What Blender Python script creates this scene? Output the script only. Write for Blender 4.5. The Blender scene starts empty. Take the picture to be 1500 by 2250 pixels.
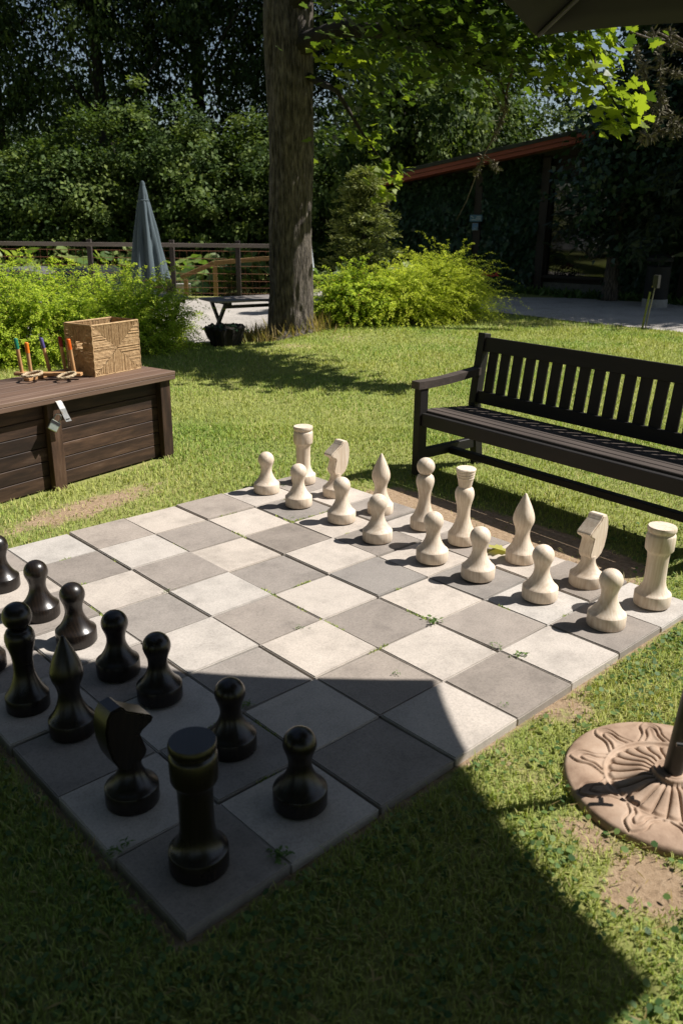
import bpy, bmesh, math, random
import numpy as np
from mathutils import Vector, Matrix, Quaternion, noise as mnoise

random.seed(7)
rng = np.random.default_rng(11)
rad = math.radians
scene = bpy.context.scene
COL = scene.collection

# ------------------------------------------------------------------ camera
CAM_R = np.array([[0.73091206, -0.6824062, 0.00945159],
                  [-0.2226178, -0.25148743, -0.9419105],
                  [0.64514252, 0.68634965, -0.33573097]])
CAM = np.array([-0.81527651, -1.42162428, 1.68631324])
FPX = 1829.29
cam_data = bpy.data.cameras.new("camera")
cam = bpy.data.objects.new("camera", cam_data)
COL.objects.link(cam)
cam.matrix_world = Matrix(((CAM_R[0][0], -CAM_R[1][0], -CAM_R[2][0], CAM[0]),
                           (CAM_R[0][1], -CAM_R[1][1], -CAM_R[2][1], CAM[1]),
                           (CAM_R[0][2], -CAM_R[1][2], -CAM_R[2][2], CAM[2]),
                           (0, 0, 0, 1)))
cam_data.sensor_fit = 'VERTICAL'
cam_data.sensor_height = 36
cam_data.lens = 36 * FPX / 2250
cam_data.clip_start = 0.05
cam_data.clip_end = 600
cam_data.dof.use_dof = True
cam_data.dof.focus_distance = 5.0
cam_data.dof.aperture_fstop = 4.0
scene.camera = cam

# ------------------------------------------------------------------ light
SUN_EL, SUN_AZ = 50.0, -33.5          # azimuth from +x towards +y
world = bpy.data.worlds.new("World")
scene.world = world
world.use_nodes = True
wn = world.node_tree
bg = wn.nodes["Background"]
sky = wn.nodes.new("ShaderNodeTexSky")
sky.sky_type = 'NISHITA'
sky.sun_disc = False
sky.sun_elevation = rad(SUN_EL)
sky.sun_rotation = rad(90 - SUN_AZ)
sky.air_density = 1.0
sky.dust_density = 0.6
hsv = wn.nodes.new('ShaderNodeHueSaturation')
hsv.inputs['Saturation'].default_value = 0.85
wn.links.new(sky.outputs[0], hsv.inputs['Color'])
wn.links.new(hsv.outputs[0], bg.inputs[0])
bg.inputs[1].default_value = 0.05
sun_data = bpy.data.lights.new("sun", 'SUN')
sun = bpy.data.objects.new("sun", sun_data)
COL.objects.link(sun)
SUNV = Vector((math.cos(rad(SUN_AZ)) * math.cos(rad(SUN_EL)), math.sin(rad(SUN_AZ)) * math.cos(rad(SUN_EL)), math.sin(rad(SUN_EL))))
sun.rotation_euler = (-SUNV).to_track_quat('-Z', 'Y').to_euler()
sun.location = (12, -8, 20)
sun_data.energy = 5.0
sun_data.angle = rad(0.53)
sun_data.color = (1.0, 0.952, 0.895)
vs = scene.view_settings
vs.view_transform = 'Standard'
vs.look = 'None'
vs.exposure = 0.64
vs.gamma = 1.0
vs.use_curve_mapping = False
scene.cycles.max_bounces = 6
scene.cycles.diffuse_bounces = 2
scene.cycles.transparent_max_bounces = 6

# ------------------------------------------------------------------ survey helpers (photo pixel -> place)
GZ = -0.03
FWD = np.array([0.685, 0.7286, 0.0]); RGT = np.array([0.7286, -0.685, 0.0])

def ray(u, v):
    return CAM_R.T @ np.array([(u - 750) / FPX, (v - 1125) / FPX, 1.0])

def gp(u, v, z=GZ):
    d = ray(u, v)
    return Vector(CAM + d * ((z - CAM[2]) / d[2]))

def at(u, v, dist):
    d = ray(u, v)
    return Vector(CAM + d * dist / math.hypot(d[0], d[1]))

def onplane(u, v, p0, n):
    d = ray(u, v)
    n = np.array(n)
    return Vector(CAM + d * (((np.array(p0) - CAM) @ n) / (d @ n)))

def sr(s, r, z=0.0):
    p = CAM + FWD * s + RGT * r
    return Vector((p[0], p[1], z))

def sstep(a, b, x):
    t = np.clip((x - a) / (b - a), 0, 1)
    return t * t * (3 - 2 * t)

def ground_z(x, y):
    """Lie of the land: flat lawn, a low step down to the gravel yard, a bank down beyond the fence."""
    x = np.asarray(x, float); y = np.asarray(y, float)
    s = (x - CAM[0]) * FWD[0] + (y - CAM[1]) * FWD[1]
    r = (x - CAM[0]) * RGT[0] + (y - CAM[1]) * RGT[1]
    left = sstep(-0.4, -1.7, r)
    z = GZ - 0.27 * left * sstep(11.7, 13.0, s)
    z = z - 0.8 * sstep(0.5, -1.5, r) * sstep(21.9, 24.0, s)
    return z + 0.006 * np.sin(x * 2.1 + y) * np.sin(y * 1.7 - x * 0.6) * (s > 3)

# ------------------------------------------------------------------ object helpers
def thing(name, label, cat, loc=(0, 0, 0), rotz=0.0, group=None, matrix=None):
    o = bpy.data.objects.new(name, None)
    COL.objects.link(o)
    o.empty_display_size = 0.2
    if matrix is not None:
        o.matrix_basis = matrix
    else:
        o.location = loc
        o.rotation_euler = (0, 0, rotz)
    tag(o, label, cat, group)
    return o

def tag(o, label=None, cat=None, group=None, kind=None):
    if label: o['label'] = label
    if cat: o['category'] = cat
    if group: o['group'] = group
    if kind: o['kind'] = kind
    return o

def link(name, me, parent=None, matrix=None, kind=None):
    o = bpy.data.objects.new(name, me)
    COL.objects.link(o)
    if parent is not None: o.parent = parent
    if matrix is not None: o.matrix_basis = matrix
    if kind: o['kind'] = kind
    return o

def copy_tree(o, parent=None):
    c = o.copy()
    COL.objects.link(c)
    c.parent = parent
    for ch in list(o.children):
        copy_tree(ch, c)
    return c

def mesh(name, verts, faces, mat=None, smooth=False, sharp=None):
    me = bpy.data.meshes.new(name)
    me.from_pydata([tuple(v) for v in verts], [], faces)
    if mat: me.materials.append(mat)
    if smooth:
        me.polygons.foreach_set('use_smooth', [True] * len(me.polygons))
        if sharp: me.set_sharp_from_angle(angle=rad(sharp))
    me.update()
    return me

def fast_mesh(name, V, F, mat, attr=None):
    """V (n,3) float, F (m,k) int with one face size; attr = per-vertex float 'rnd'."""
    me = bpy.data.meshes.new(name)
    n, (m, k) = len(V), F.shape
    me.vertices.add(n); me.loops.add(m * k); me.polygons.add(m)
    me.vertices.foreach_set('co', np.ascontiguousarray(V, np.float32).ravel())
    me.loops.foreach_set('vertex_index', np.ascontiguousarray(F, np.int32).ravel())
    me.polygons.foreach_set('loop_start', np.arange(0, m * k, k, dtype=np.int32))
    try: me.polygons.foreach_set('loop_total', np.full(m, k, dtype=np.int32))
    except Exception: pass
    if attr is not None:
        a = me.attributes.new('rnd', 'FLOAT', 'POINT')
        a.data.foreach_set('value', np.ascontiguousarray(attr, np.float32))
    if mat: me.materials.append(mat)
    me.update(calc_edges=True)
    return me

class MB:
    """Collects simple solids into one mesh."""
    def __init__(s): s.v = []; s.f = []
    def add(s, v, f):
        b = len(s.v); s.v += [tuple(p) for p in v]; s.f += [tuple(i + b for i in q) for q in f]; return s
    def box(s, c, d, m=None):
        x, y, z = d[0] / 2, d[1] / 2, d[2] / 2
        P = [Vector((i * x, j * y, k * z)) for i in (-1, 1) for j in (-1, 1) for k in (-1, 1)]
        if m is not None: P = [m @ p for p in P]
        P = [p + Vector(c) for p in P]
        return s.add(P, [(0, 1, 3, 2), (4, 6, 7, 5), (0, 4, 5, 1), (2, 3, 7, 6), (0, 2, 6, 4), (1, 5, 7, 3)])
    def tube(s, pts, radii, n=8, caps=True):
        pts = [Vector(p) for p in pts]
        if not hasattr(radii, '__len__'): radii = [radii] * len(pts)
        V = []; F = []
        up = None
        for i, p in enumerate(pts):
            d = (pts[min(i + 1, len(pts) - 1)] - pts[max(i - 1, 0)]).normalized()
            if up is None: up = Vector((0, 0, 1)) if abs(d.z) < 0.9 else Vector((1, 0, 0))
            x = d.cross(up).normalized(); y = x.cross(d).normalized(); up = y
            for k in range(n):
                a = 2 * math.pi * k / n
                V.append(p + radii[i] * (math.cos(a) * x + math.sin(a) * y))
        for i in range(len(pts) - 1):
            for k in range(n):
                F.append((i * n + k, i * n + (k + 1) % n, (i + 1) * n + (k + 1) % n, (i + 1) * n + k))
        if caps:
            F.append(tuple(range(n))[::-1]); F.append(tuple((len(pts) - 1) * n + k for k in range(n)))
        return s.add(V, F)
    def lathe(s, prof, n=32, c=(0, 0, 0)):
        V = []; F = []; m = len(prof)
        for k in range(n):
            a = 2 * math.pi * k / n
            for (r, z) in prof: V.append((c[0] + r * math.cos(a), c[1] + r * math.sin(a), c[2] + z))
        for k in range(n):
            for i in range(m - 1):
                a, b = k * m + i, ((k + 1) % n) * m + i
                F.append((a, b, b + 1, a + 1))
        return s.add(V, F)
    def build(s, name, mat, parent=None, matrix=None, smooth=False, sharp=35, kind=None):
        return link(name, mesh(name, s.v, s.f, mat, smooth, sharp), parent, matrix, kind)

_bc = {}
def box_mesh(L, w, t, bev, mat):
    key = (round(L, 4), round(w, 4), round(t, 4), round(bev, 4), mat.name)
    if key not in _bc:
        bm = bmesh.new()
        bmesh.ops.create_cube(bm, size=1.0)
        for v in bm.verts: v.co = Vector((v.co.x * L, v.co.y * w, v.co.z * t))
        if bev > 0: bmesh.ops.bevel(bm, geom=list(bm.edges), offset=bev, segments=1, affect='EDGES', profile=0.5)
        me = bpy.data.meshes.new('board')
        bm.to_mesh(me); bm.free()
        me.materials.append(mat)
        _bc[key] = me
    return _bc[key]

def frame(p0, p1, up=(0, 0, 1)):
    p0, p1 = Vector(p0), Vector(p1)
    x = (p1 - p0).normalized(); z = Vector(up)
    z = (z - x * z.dot(x)).normalized(); y = z.cross(x)
    m = Matrix((x, y, z)).transposed().to_4x4()
    m.translation = (p0 + p1) / 2
    return m

def beam(name, p0, p1, w, t, mat, parent, up=(0, 0, 1), bev=0.003):
    """A board from p0 to p1 (parent space); t is measured along 'up'."""
    L = (Vector(p1) - Vector(p0)).length
    return link(name, box_mesh(L, w, t, bev, mat), parent, frame(p0, p1, up))

# ------------------------------------------------------------------ materials
def nodes(name):
    m = bpy.data.materials.new(name)
    m.use_nodes = True
    nt = m.node_tree
    return m, nt, nt.nodes["Principled BSDF"], nt.nodes["Material Output"]

def N(nt, t, **kw):
    n = nt.nodes.new(t)
    for k, v in kw.items():
        if k in n.inputs: n.inputs[k].default_value = v
        else: setattr(n, k, v)
    return n

def L(nt, a, b): nt.links.new(a, b)

def ramp(nt, stops, src):
    r = nt.nodes.new("ShaderNodeValToRGB")
    e = r.color_ramp.elements
    while len(e) < len(stops): e.new(0.5)
    for i, (p, c) in enumerate(stops):
        e[i].position = p; e[i].color = (*c, 1) if len(c) == 3 else c
    L(nt, src, r.inputs[0])
    return r

def mixc(nt, mode, fac, a, b):
    n = nt.nodes.new("ShaderNodeMix"); n.data_type = 'RGBA'; n.blend_type = mode
    for val, i in ((fac, 0), (a, 6), (b, 7)):
        if hasattr(val, 'is_linked') or hasattr(val, 'links'): L(nt, val, n.inputs[i])
        elif i == 0: n.inputs[0].default_value = val
        else: n.inputs[i].default_value = (*val, 1)
    return n.outputs[2]

def coords(nt, stretch=(1, 1, 1), randomize=True):
    tc = nt.nodes.new("ShaderNodeTexCoord")
    mp = nt.nodes.new("ShaderNodeMapping")
    mp.inputs['Scale'].default_value = stretch
    L(nt, tc.outputs['Object'], mp.inputs[0])
    if randomize:
        oi = nt.nodes.new("ShaderNodeObjectInfo")
        ml = nt.nodes.new("ShaderNodeMath"); ml.operation = 'MULTIPLY'; ml.inputs[1].default_value = 37.0
        L(nt, oi.outputs['Random'], ml.inputs[0])
        L(nt, ml.outputs[0], mp.inputs['Location'])
    return mp.outputs[0]

def generic(name, stops, scale=6.0, rough=0.7, stretch=(1, 1, 1), bump=0.3, bscale=60.0, bdist=0.002, vary=0.12, detail=8.0, spec=0.4, metal=0.0, rrange=None):
    m, nt, p, out = nodes(name)
    co = coords(nt, stretch)
    n1 = N(nt, "ShaderNodeTexNoise", Scale=scale, Detail=detail, Roughness=0.62)
    L(nt, co, n1.inputs['Vector'])
    r = ramp(nt, stops, n1.outputs['Fac'])
    oi = nt.nodes.new("ShaderNodeObjectInfo")
    mr = N(nt, "ShaderNodeMapRange"); mr.inputs[3].default_value = 1 - vary; mr.inputs[4].default_value = 1 + vary
    L(nt, oi.outputs['Random'], mr.inputs[0])
    hs = nt.nodes.new("ShaderNodeHueSaturation")
    L(nt, r.outputs[0], hs.inputs['Color']); L(nt, mr.outputs[0], hs.inputs['Value'])
    L(nt, hs.outputs[0], p.inputs['Base Color'])
    p.inputs['Roughness'].default_value = rough
    p.inputs['Metallic'].default_value = metal
    p.inputs['Specular IOR Level'].default_value = spec
    if rrange:
        m2 = N(nt, "ShaderNodeMapRange"); m2.inputs[3].default_value = rrange[0]; m2.inputs[4].default_value = rrange[1]
        L(nt, n1.outputs['Fac'], m2.inputs[0]); L(nt, m2.outputs[0], p.inputs['Roughness'])
    if bump:
        n2 = N(nt, "ShaderNodeTexNoise", Scale=bscale, Detail=6.0, Roughness=0.6)
        L(nt, co, n2.inputs['Vector'])
        b = N(nt, "ShaderNodeBump", Strength=bump, Distance=bdist)
        L(nt, n2.outputs['Fac'], b.inputs['Height']); L(nt, b.outputs[0], p.inputs['Normal'])
    return m

def slab_mat(name, c, speck, vary):
    m, nt, p, out = nodes(name)
    co = coords(nt)
    big = N(nt, "ShaderNodeTexNoise", Scale=6.0, Detail=9.0, Roughness=0.66); L(nt, co, big.inputs['Vector'])
    fine = N(nt, "ShaderNodeTexNoise", Scale=120.0, Detail=5.0, Roughness=0.75); L(nt, co, fine.inputs['Vector'])
    r1 = ramp(nt, [(0.28, tuple(x * 0.74 for x in c)), (0.5, c), (0.74, tuple(x * 1.16 for x in c))], big.outputs['Fac'])
    r2 = ramp(nt, [(0.30, (1 - speck,) * 3), (0.50, (1, 1, 1)), (0.70, (1 + speck * 0.6,) * 3)], fine.outputs['Fac'])
    base = mixc(nt, 'MULTIPLY', 1.0, r1.outputs[0], r2.outputs[0])
    st = N(nt, "ShaderNodeTexNoise", Scale=14.0, Detail=9.0, Roughness=0.7); L(nt, co, st.inputs['Vector'])
    rs = ramp(nt, [(0.62, (0, 0, 0)), (0.74, (1, 1, 1))], st.outputs['Fac'])
    base = mixc(nt, 'MIX', 0.0, base, tuple(min(0.75, x * 1.6) for x in c)) if False else base
    ms = nt.nodes.new("ShaderNodeMath"); ms.operation = 'MULTIPLY'; ms.inputs[1].default_value = 0.35
    L(nt, rs.outputs[0], ms.inputs[0])
    base = mixc(nt, 'MIX', ms.outputs[0], base, (0.40, 0.36, 0.31))
    # pale lime bloom and dirt along the slab's rim, of uneven width
    tc = nt.nodes.new("ShaderNodeTexCoord")
    sx = nt.nodes.new("ShaderNodeSeparateXYZ"); L(nt, tc.outputs['Object'], sx.inputs[0])
    ab = []
    for k in (0, 1):
        a = nt.nodes.new("ShaderNodeMath"); a.operation = 'ABSOLUTE'; L(nt, sx.outputs[k], a.inputs[0]); ab.append(a)
    mx = nt.nodes.new("ShaderNodeMath"); mx.operation = 'MAXIMUM'; L(nt, ab[0].outputs[0], mx.inputs[0]); L(nt, ab[1].outputs[0], mx.inputs[1])
    ad = nt.nodes.new("ShaderNodeMath"); ad.operation = 'MULTIPLY_ADD'; ad.inputs[1].default_value = 0.030
    L(nt, st.outputs['Fac'], ad.inputs[0]); L(nt, mx.outputs[0], ad.inputs[2])
    rim = ramp(nt, [(0.0, (0, 0, 0)), (0.5, (0, 0, 0)), (1.0, (1, 1, 1))], ad.outputs[0])
    rim.color_ramp.elements[1].position = 0.176; rim.color_ramp.elements[2].position = 0.192
    mr2 = nt.nodes.new("ShaderNodeMath"); mr2.operation = 'MULTIPLY'; mr2.inputs[1].default_value = 0.38
    L(nt, rim.outputs[0], mr2.inputs[0])
    base = mixc(nt, 'MIX', mr2.outputs[0], base, (0.44, 0.415, 0.375))
    oi = nt.nodes.new("ShaderNodeObjectInfo")
    mr = N(nt, "ShaderNodeMapRange"); mr.inputs[3].default_value = 1 - vary; mr.inputs[4].default_value = 1 + vary
    L(nt, oi.outputs['Random'], mr.inputs[0])
    hs = nt.nodes.new("ShaderNodeHueSaturation"); L(nt, base, hs.inputs['Color']); L(nt, mr.outputs[0], hs.inputs['Value'])
    m7 = nt.nodes.new("ShaderNodeMath"); m7.operation = 'MULTIPLY'; m7.inputs[1].default_value = 7.31; L(nt, oi.outputs['Random'], m7.inputs[0])
    fr = nt.nodes.new("ShaderNodeMath"); fr.operation = 'FRACT'; L(nt, m7.outputs[0], fr.inputs[0])
    tint = ramp(nt, [(0.0, (1.03, 1.0, 0.96)), (0.6, (1.01, 1.0, 0.985)), (1.0, (0.965, 0.99, 1.005))], fr.outputs[0])
    L(nt, mixc(nt, 'MULTIPLY', 1.0, hs.outputs[0], tint.outputs[0]), p.inputs['Base Color'])
    p.inputs['Roughness'].default_value = 0.85
    p.inputs['Specular IOR Level'].default_value = 0.3
    b = N(nt, "ShaderNodeBump", Strength=0.5, Distance=0.0015)
    L(nt, fine.outputs['Fac'], b.inputs['Height']); L(nt, b.outputs[0], p.inputs['Normal'])
    return m

def turned_wood(name, dark, mid, light, rough, stain=0.5, bump=0.15, coat=0.0):
    """Turned solid wood: growth rings cut by the profile, streaks and stains."""
    m, nt, p, out = nodes(name)
    co = coords(nt, (1, 1, 1))
    dis = N(nt, "ShaderNodeTexNoise", Scale=9.0, Detail=3.0); L(nt, co, dis.inputs['Vector'])
    wv = N(nt, "ShaderNodeTexWave", Scale=26.0, Distortion=3.5, Detail=3.0)
    wv.wave_type = 'RINGS'; wv.rings_direction = 'X'
    mp = nt.nodes.new("ShaderNodeMapping"); mp.inputs['Scale'].default_value = (1, 1, 0.25); mp.inputs['Rotation'].default_value = (0.25, 0.9, 0.3)
    L(nt, co, mp.inputs[0]); L(nt, mp.outputs[0], wv.inputs['Vector'])
    g = N(nt, "ShaderNodeTexNoise", Scale=60.0, Detail=6.0, Roughness=0.7)
    mp2 = nt.nodes.new("ShaderNodeMapping"); mp2.inputs['Scale'].default_value = (1, 1, 0.06)
    L(nt, co, mp2.inputs[0]); L(nt, mp2.outputs[0], g.inputs['Vector'])
    r1 = ramp(nt, [(0.25, mid), (0.7, light)], wv.outputs['Fac'])
    r2 = ramp(nt, [(0.33, dark), (0.55, mid), (0.7, light)], g.outputs['Fac'])
    c = mixc(nt, 'MIX', 0.55, r1.outputs[0], r2.outputs[0])
    s1 = N(nt, "ShaderNodeTexNoise", Scale=11.0, Detail=7.0, Roughness=0.65); L(nt, co, s1.inputs['Vector'])
    rs = ramp(nt, [(0.50, (0, 0, 0)), (0.72, (1, 1, 1))], s1.outputs['Fac'])
    ms = nt.nodes.new("ShaderNodeMath"); ms.operation = 'MULTIPLY'; ms.inputs[1].default_value = stain
    L(nt, rs.outputs[0], ms.inputs[0])
    c = mixc(nt, 'MIX', ms.outputs[0], c, dark)
    oi = nt.nodes.new("ShaderNodeObjectInfo"); mv = N(nt, "ShaderNodeMapRange"); mv.inputs[3].default_value = 0.86; mv.inputs[4].default_value = 1.06
    L(nt, oi.outputs['Random'], mv.inputs[0]); hv = nt.nodes.new("ShaderNodeHueSaturation"); L(nt, c, hv.inputs['Color']); L(nt, mv.outputs[0], hv.inputs['Value'])
    L(nt, hv.outputs[0], p.inputs['Base Color'])
    mr = N(nt, "ShaderNodeMapRange"); mr.inputs[3].default_value = rough - 0.08; mr.inputs[4].default_value = rough + 0.14
    L(nt, s1.outputs['Fac'], mr.inputs[0]); L(nt, mr.outputs[0], p.inputs['Roughness'])
    if coat: p.inputs['Coat Weight'].default_value = coat; p.inputs['Coat Roughness'].default_value = 0.25
    b = N(nt, "ShaderNodeBump", Strength=bump, Distance=0.001)
    L(nt, g.outputs['Fac'], b.inputs['Height']); L(nt, b.outputs[0], p.inputs['Normal'])
    return m

def leaf_mat(name, stops, trans=0.35, rough=0.5, patch=None, spec=0.35, tcol=1.6, up=0.0):
    """Two-sided leaf: per-leaf colour from 'rnd', glossy front, light passing through."""
    m, nt, p, out = nodes(name)
    at_ = nt.nodes.new("ShaderNodeAttribute"); at_.attribute_name = 'rnd'
    f = at_.outputs['Fac']
    r = ramp(nt, stops, f)
    c = r.outputs[0]
    if patch:
        tc = nt.nodes.new("ShaderNodeTexCoord")
        n = N(nt, "ShaderNodeTexNoise", Scale=patch[0], Detail=4.0); L(nt, tc.outputs['Object'], n.inputs['Vector'])
        rr = ramp(nt, [(0.38, (0, 0, 0)), (0.62, (1, 1, 1))], n.outputs['Fac'])
        mm = nt.nodes.new("ShaderNodeMath"); mm.operation = 'MULTIPLY'; mm.inputs[1].default_value = patch[2]
        L(nt, rr.outputs[0], mm.inputs[0])
        c = mixc(nt, 'MIX', mm.outputs[0], c, patch[1])
    L(nt, c, p.inputs['Base Color'])
    p.inputs['Roughness'].default_value = rough
    p.inputs['Specular IOR Level'].default_value = spec
    t = nt.nodes.new("ShaderNodeBsdfTranslucent")
    tm = mixc(nt, 'MULTIPLY', 1.0, c, (tcol, tcol * 1.05, tcol * 0.45))
    L(nt, tm, t.inputs[0])
    if up:
        ge = nt.nodes.new("ShaderNodeNewGeometry")
        va = nt.nodes.new("ShaderNodeVectorMath"); va.operation = 'ADD'; va.inputs[1].default_value = (0, 0, up)
        vn = nt.nodes.new("ShaderNodeVectorMath"); vn.operation = 'NORMALIZE'
        L(nt, ge.outputs['Normal'], va.inputs[0]); L(nt, va.outputs[0], vn.inputs[0])
        L(nt, vn.outputs[0], p.inputs['Normal'])
    mx = nt.nodes.new("ShaderNodeMixShader"); mx.inputs[0].default_value = trans
    L(nt, p.outputs[0], mx.inputs[1]); L(nt, t.outputs[0], mx.inputs[2]); L(nt, mx.outputs[0], out.inputs[0])
    return m

def plain(name, c, rough=0.5, metal=0.0, spec=0.5):
    return generic(name, [(0.3, tuple(x * 0.82 for x in c)), (0.7, tuple(x * 1.12 for x in c))], 14.0, rough, bump=0.1, bscale=90, vary=0.05, metal=metal, spec=spec)

M = {}
M['light_slab'] = slab_mat('light concrete', (0.435, 0.393, 0.350), 0.26, 0.06)
M['dark_slab'] = slab_mat('dark concrete', (0.268, 0.237, 0.210), 0.28, 0.16)
M['pale_wood'] = turned_wood('pale washed pine', (0.46, 0.325, 0.205), (0.70, 0.585, 0.455), (0.77, 0.675, 0.56), 0.6, 0.36, 0.2)
M['dark_wood'] = turned_wood('black stained wood', (0.0045, 0.0035, 0.003), (0.010, 0.0070, 0.0052), (0.022, 0.0145, 0.010), 0.27, 0.6, 0.2, 0.0)
M['bench'] = generic('black bench paint', [(0.3, (0.006, 0.005, 0.0045)), (0.62, (0.011, 0.0088, 0.0075)), (0.88, (0.032, 0.025, 0.021))], 9, 0.6, (0.15, 2, 2), 0.35, 40, 0.002, 0.15, spec=0.35)
M['bench_seat'] = generic('weathered seat slat', [(0.3, (0.036, 0.028, 0.023)), (0.6, (0.072, 0.056, 0.047)), (0.85, (0.14, 0.112, 0.095))], 9, 0.68, (0.15, 2, 2), 0.35, 40, 0.002, 0.15, spec=0.3)
M['chest'] = generic('brown stained board', [(0.28, (0.010, 0.0055, 0.0034)), (0.46, (0.030, 0.0165, 0.0098)), (0.58, (0.058, 0.032, 0.0185)), (0.78, (0.13, 0.088, 0.062))], 9, 0.66, (0.22, 1.6, 1.6), 0.4, 30, 0.002, 0.40, spec=0.3)
M['chest_lid'] = generic('sun bleached lid board', [(0.25, (0.070, 0.040, 0.026)), (0.55, (0.140, 0.086, 0.058)), (0.80, (0.24, 0.165, 0.12))], 9, 0.65, (0.10, 2.5, 2.5), 0.4, 40, 0.002, 0.12)
M['bark'] = generic('grey brown bark', [(0.36, (0.026, 0.021, 0.017)), (0.50, (0.096, 0.079, 0.063)), (0.66, (0.195, 0.165, 0.137))], 30, 0.9, (1, 1, 0.20), 1.0, 40, 0.04, 0.1)
M['dark_bark'] = generic('dark bark', [(0.3, (0.010, 0.008, 0.006)), (0.7, (0.040, 0.032, 0.025))], 6, 0.95, (1, 1, 0.2), 0.8, 14, 0.03, 0.1)
M['twig'] = generic('thin twig bark', [(0.3, (0.05, 0.038, 0.026)), (0.7, (0.13, 0.10, 0.07))], 12, 0.9, bump=0.3)
M['lichen'] = generic('grey lichen tufts', [(0.3, (0.085, 0.075, 0.045)), (0.7, (0.20, 0.18, 0.12))], 12, 0.95, bump=0.3)
M['raffia'] = generic('seagrass cord', [(0.28, (0.26, 0.155, 0.070)), (0.5, (0.44, 0.29, 0.145)), (0.75, (0.56, 0.40, 0.22))], 40, 0.8, (1, 1, 1), 0.6, 220, 0.002, 0.1)
M['rope'] = generic('pale rope', [(0.3, (0.30, 0.22, 0.13)), (0.7, (0.52, 0.42, 0.28))], 60, 0.85, bump=0.6, bscale=200)
M['beech'] = generic('clear beech wood', [(0.3, (0.40, 0.215, 0.090)), (0.7, (0.58, 0.34, 0.16))], 12, 0.5, (0.2, 1, 1), 0.15, 60, 0.001, 0.06)
M['steel'] = generic('galvanised steel', [(0.3, (0.45, 0.44, 0.41)), (0.52, (0.62, 0.61, 0.58)), (0.78, (0.40, 0.30, 0.19))], 30, 0.35, bump=0.1, metal=0.75, vary=0.02)
M['dirty_brass'] = generic('padlock metal', [(0.3, (0.36, 0.37, 0.30)), (0.7, (0.55, 0.57, 0.46))], 30, 0.3, bump=0.1, metal=0.8, vary=0.02)
M['terracotta'] = generic('cast terracotta', [(0.28, (0.19, 0.118, 0.075)), (0.5, (0.335, 0.232, 0.160)), (0.75, (0.43, 0.325, 0.24))], 9, 0.78, bump=0.5, bscale=120, bdist=0.0015, vary=0.02)
M['black_metal'] = generic('black metal', [(0.3, (0.012, 0.012, 0.013)), (0.7, (0.028, 0.027, 0.026))], 20, 0.42, bump=0.1)
M['canopy'] = generic('dark grey canopy cloth', [(0.3, (0.0075, 0.0075, 0.0072)), (0.7, (0.0115, 0.0113, 0.0108))], 200, 0.9, bump=0.4, bscale=600, vary=0.04)
M['grey_cloth'] = generic('grey blue parasol cloth', [(0.3, (0.055, 0.078, 0.090)), (0.7, (0.090, 0.118, 0.132))], 90, 0.9, bump=0.3, bscale=400, vary=0.03)
M['pale_cloth'] = generic('pale parasol cloth', [(0.3, (0.36, 0.40, 0.43)), (0.7, (0.50, 0.54, 0.56))], 90, 0.9, bump=0.3, bscale=400, vary=0.03)
M['fence'] = generic('dark weathered fence wood', [(0.3, (0.020, 0.016, 0.014)), (0.7, (0.065, 0.052, 0.045))], 8, 0.8, (0.2, 1, 1), 0.4, 30, 0.003, 0.1)
M['rail'] = generic('grey weathered rail', [(0.3, (0.14, 0.115, 0.10)), (0.7, (0.27, 0.225, 0.195))], 8, 0.8, (0.1, 1, 1), 0.4, 30, 0.003, 0.1)
M['rust'] = plain('rusty wire', (0.16, 0.065, 0.03), 0.8)
M['oiled'] = generic('oiled pine rail', [(0.3, (0.20, 0.115, 0.045)), (0.7, (0.33, 0.205, 0.09))], 8, 0.7, (0.2, 1, 1), 0.3, 30, 0.002, 0.08)
M['table'] = generic('grey picnic table board', [(0.3, (0.13, 0.115, 0.105)), (0.7, (0.25, 0.225, 0.205))], 9, 0.75, (0.12, 2, 2), 0.4, 40, 0.002, 0.1)
M['table_leg'] = generic('dark green brown table leg', [(0.3, (0.020, 0.020, 0.013)), (0.7, (0.05, 0.047, 0.032))], 9, 0.75, (0.12, 2, 2), 0.3, 40, 0.002, 0.1)
M['house'] = generic('black brown cladding', [(0.3, (0.010, 0.0075, 0.006)), (0.7, (0.032, 0.024, 0.019))], 5, 0.75, (0.3, 0.3, 2), 0.4, 30, 0.003, 0.12)
M['fascia'] = generic('red painted fascia', [(0.3, (0.17, 0.034, 0.016)), (0.7, (0.25, 0.052, 0.025))], 8, 0.6, (0.2, 1, 1), 0.2, 40, 0.002, 0.12)
M['roof'] = generic('mossy roofing felt', [(0.3, (0.018, 0.020, 0.015)), (0.7, (0.05, 0.055, 0.038))], 6, 0.95, bump=0.5)
M['stone'] = generic('rough plinth stone', [(0.3, (0.07, 0.068, 0.062)), (0.7, (0.16, 0.155, 0.14))], 8, 0.9, bump=0.5)
M['pale_concrete'] = generic('pale concrete', [(0.3, (0.26, 0.25, 0.23)), (0.7, (0.40, 0.385, 0.355))], 8, 0.85, bump=0.3)
M['bin'] = plain('black bin plastic', (0.010, 0.010, 0.011), 0.65, 0, 0.3)
M['sign_blue'] = plain('sign blue', (0.035, 0.14, 0.30), 0.45)
M['sign_teal'] = plain('sign teal blue', (0.03, 0.12, 0.19), 0.45)
M['white'] = plain('white paint', (0.78, 0.78, 0.76), 0.5)
M['dim_white'] = plain('dim white print', (0.36, 0.40, 0.40), 0.6)  # white print toned down to a dim grey
M['green_post'] = generic('algae green post', [(0.3, (0.10, 0.115, 0.018)), (0.7, (0.20, 0.21, 0.045))], 20, 0.7, bump=0.2)
M['grey_post'] = plain('grey post', (0.15, 0.145, 0.11), 0.6)
M['yellow'] = plain('dull yellow', (0.45, 0.36, 0.05), 0.5)
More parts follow.
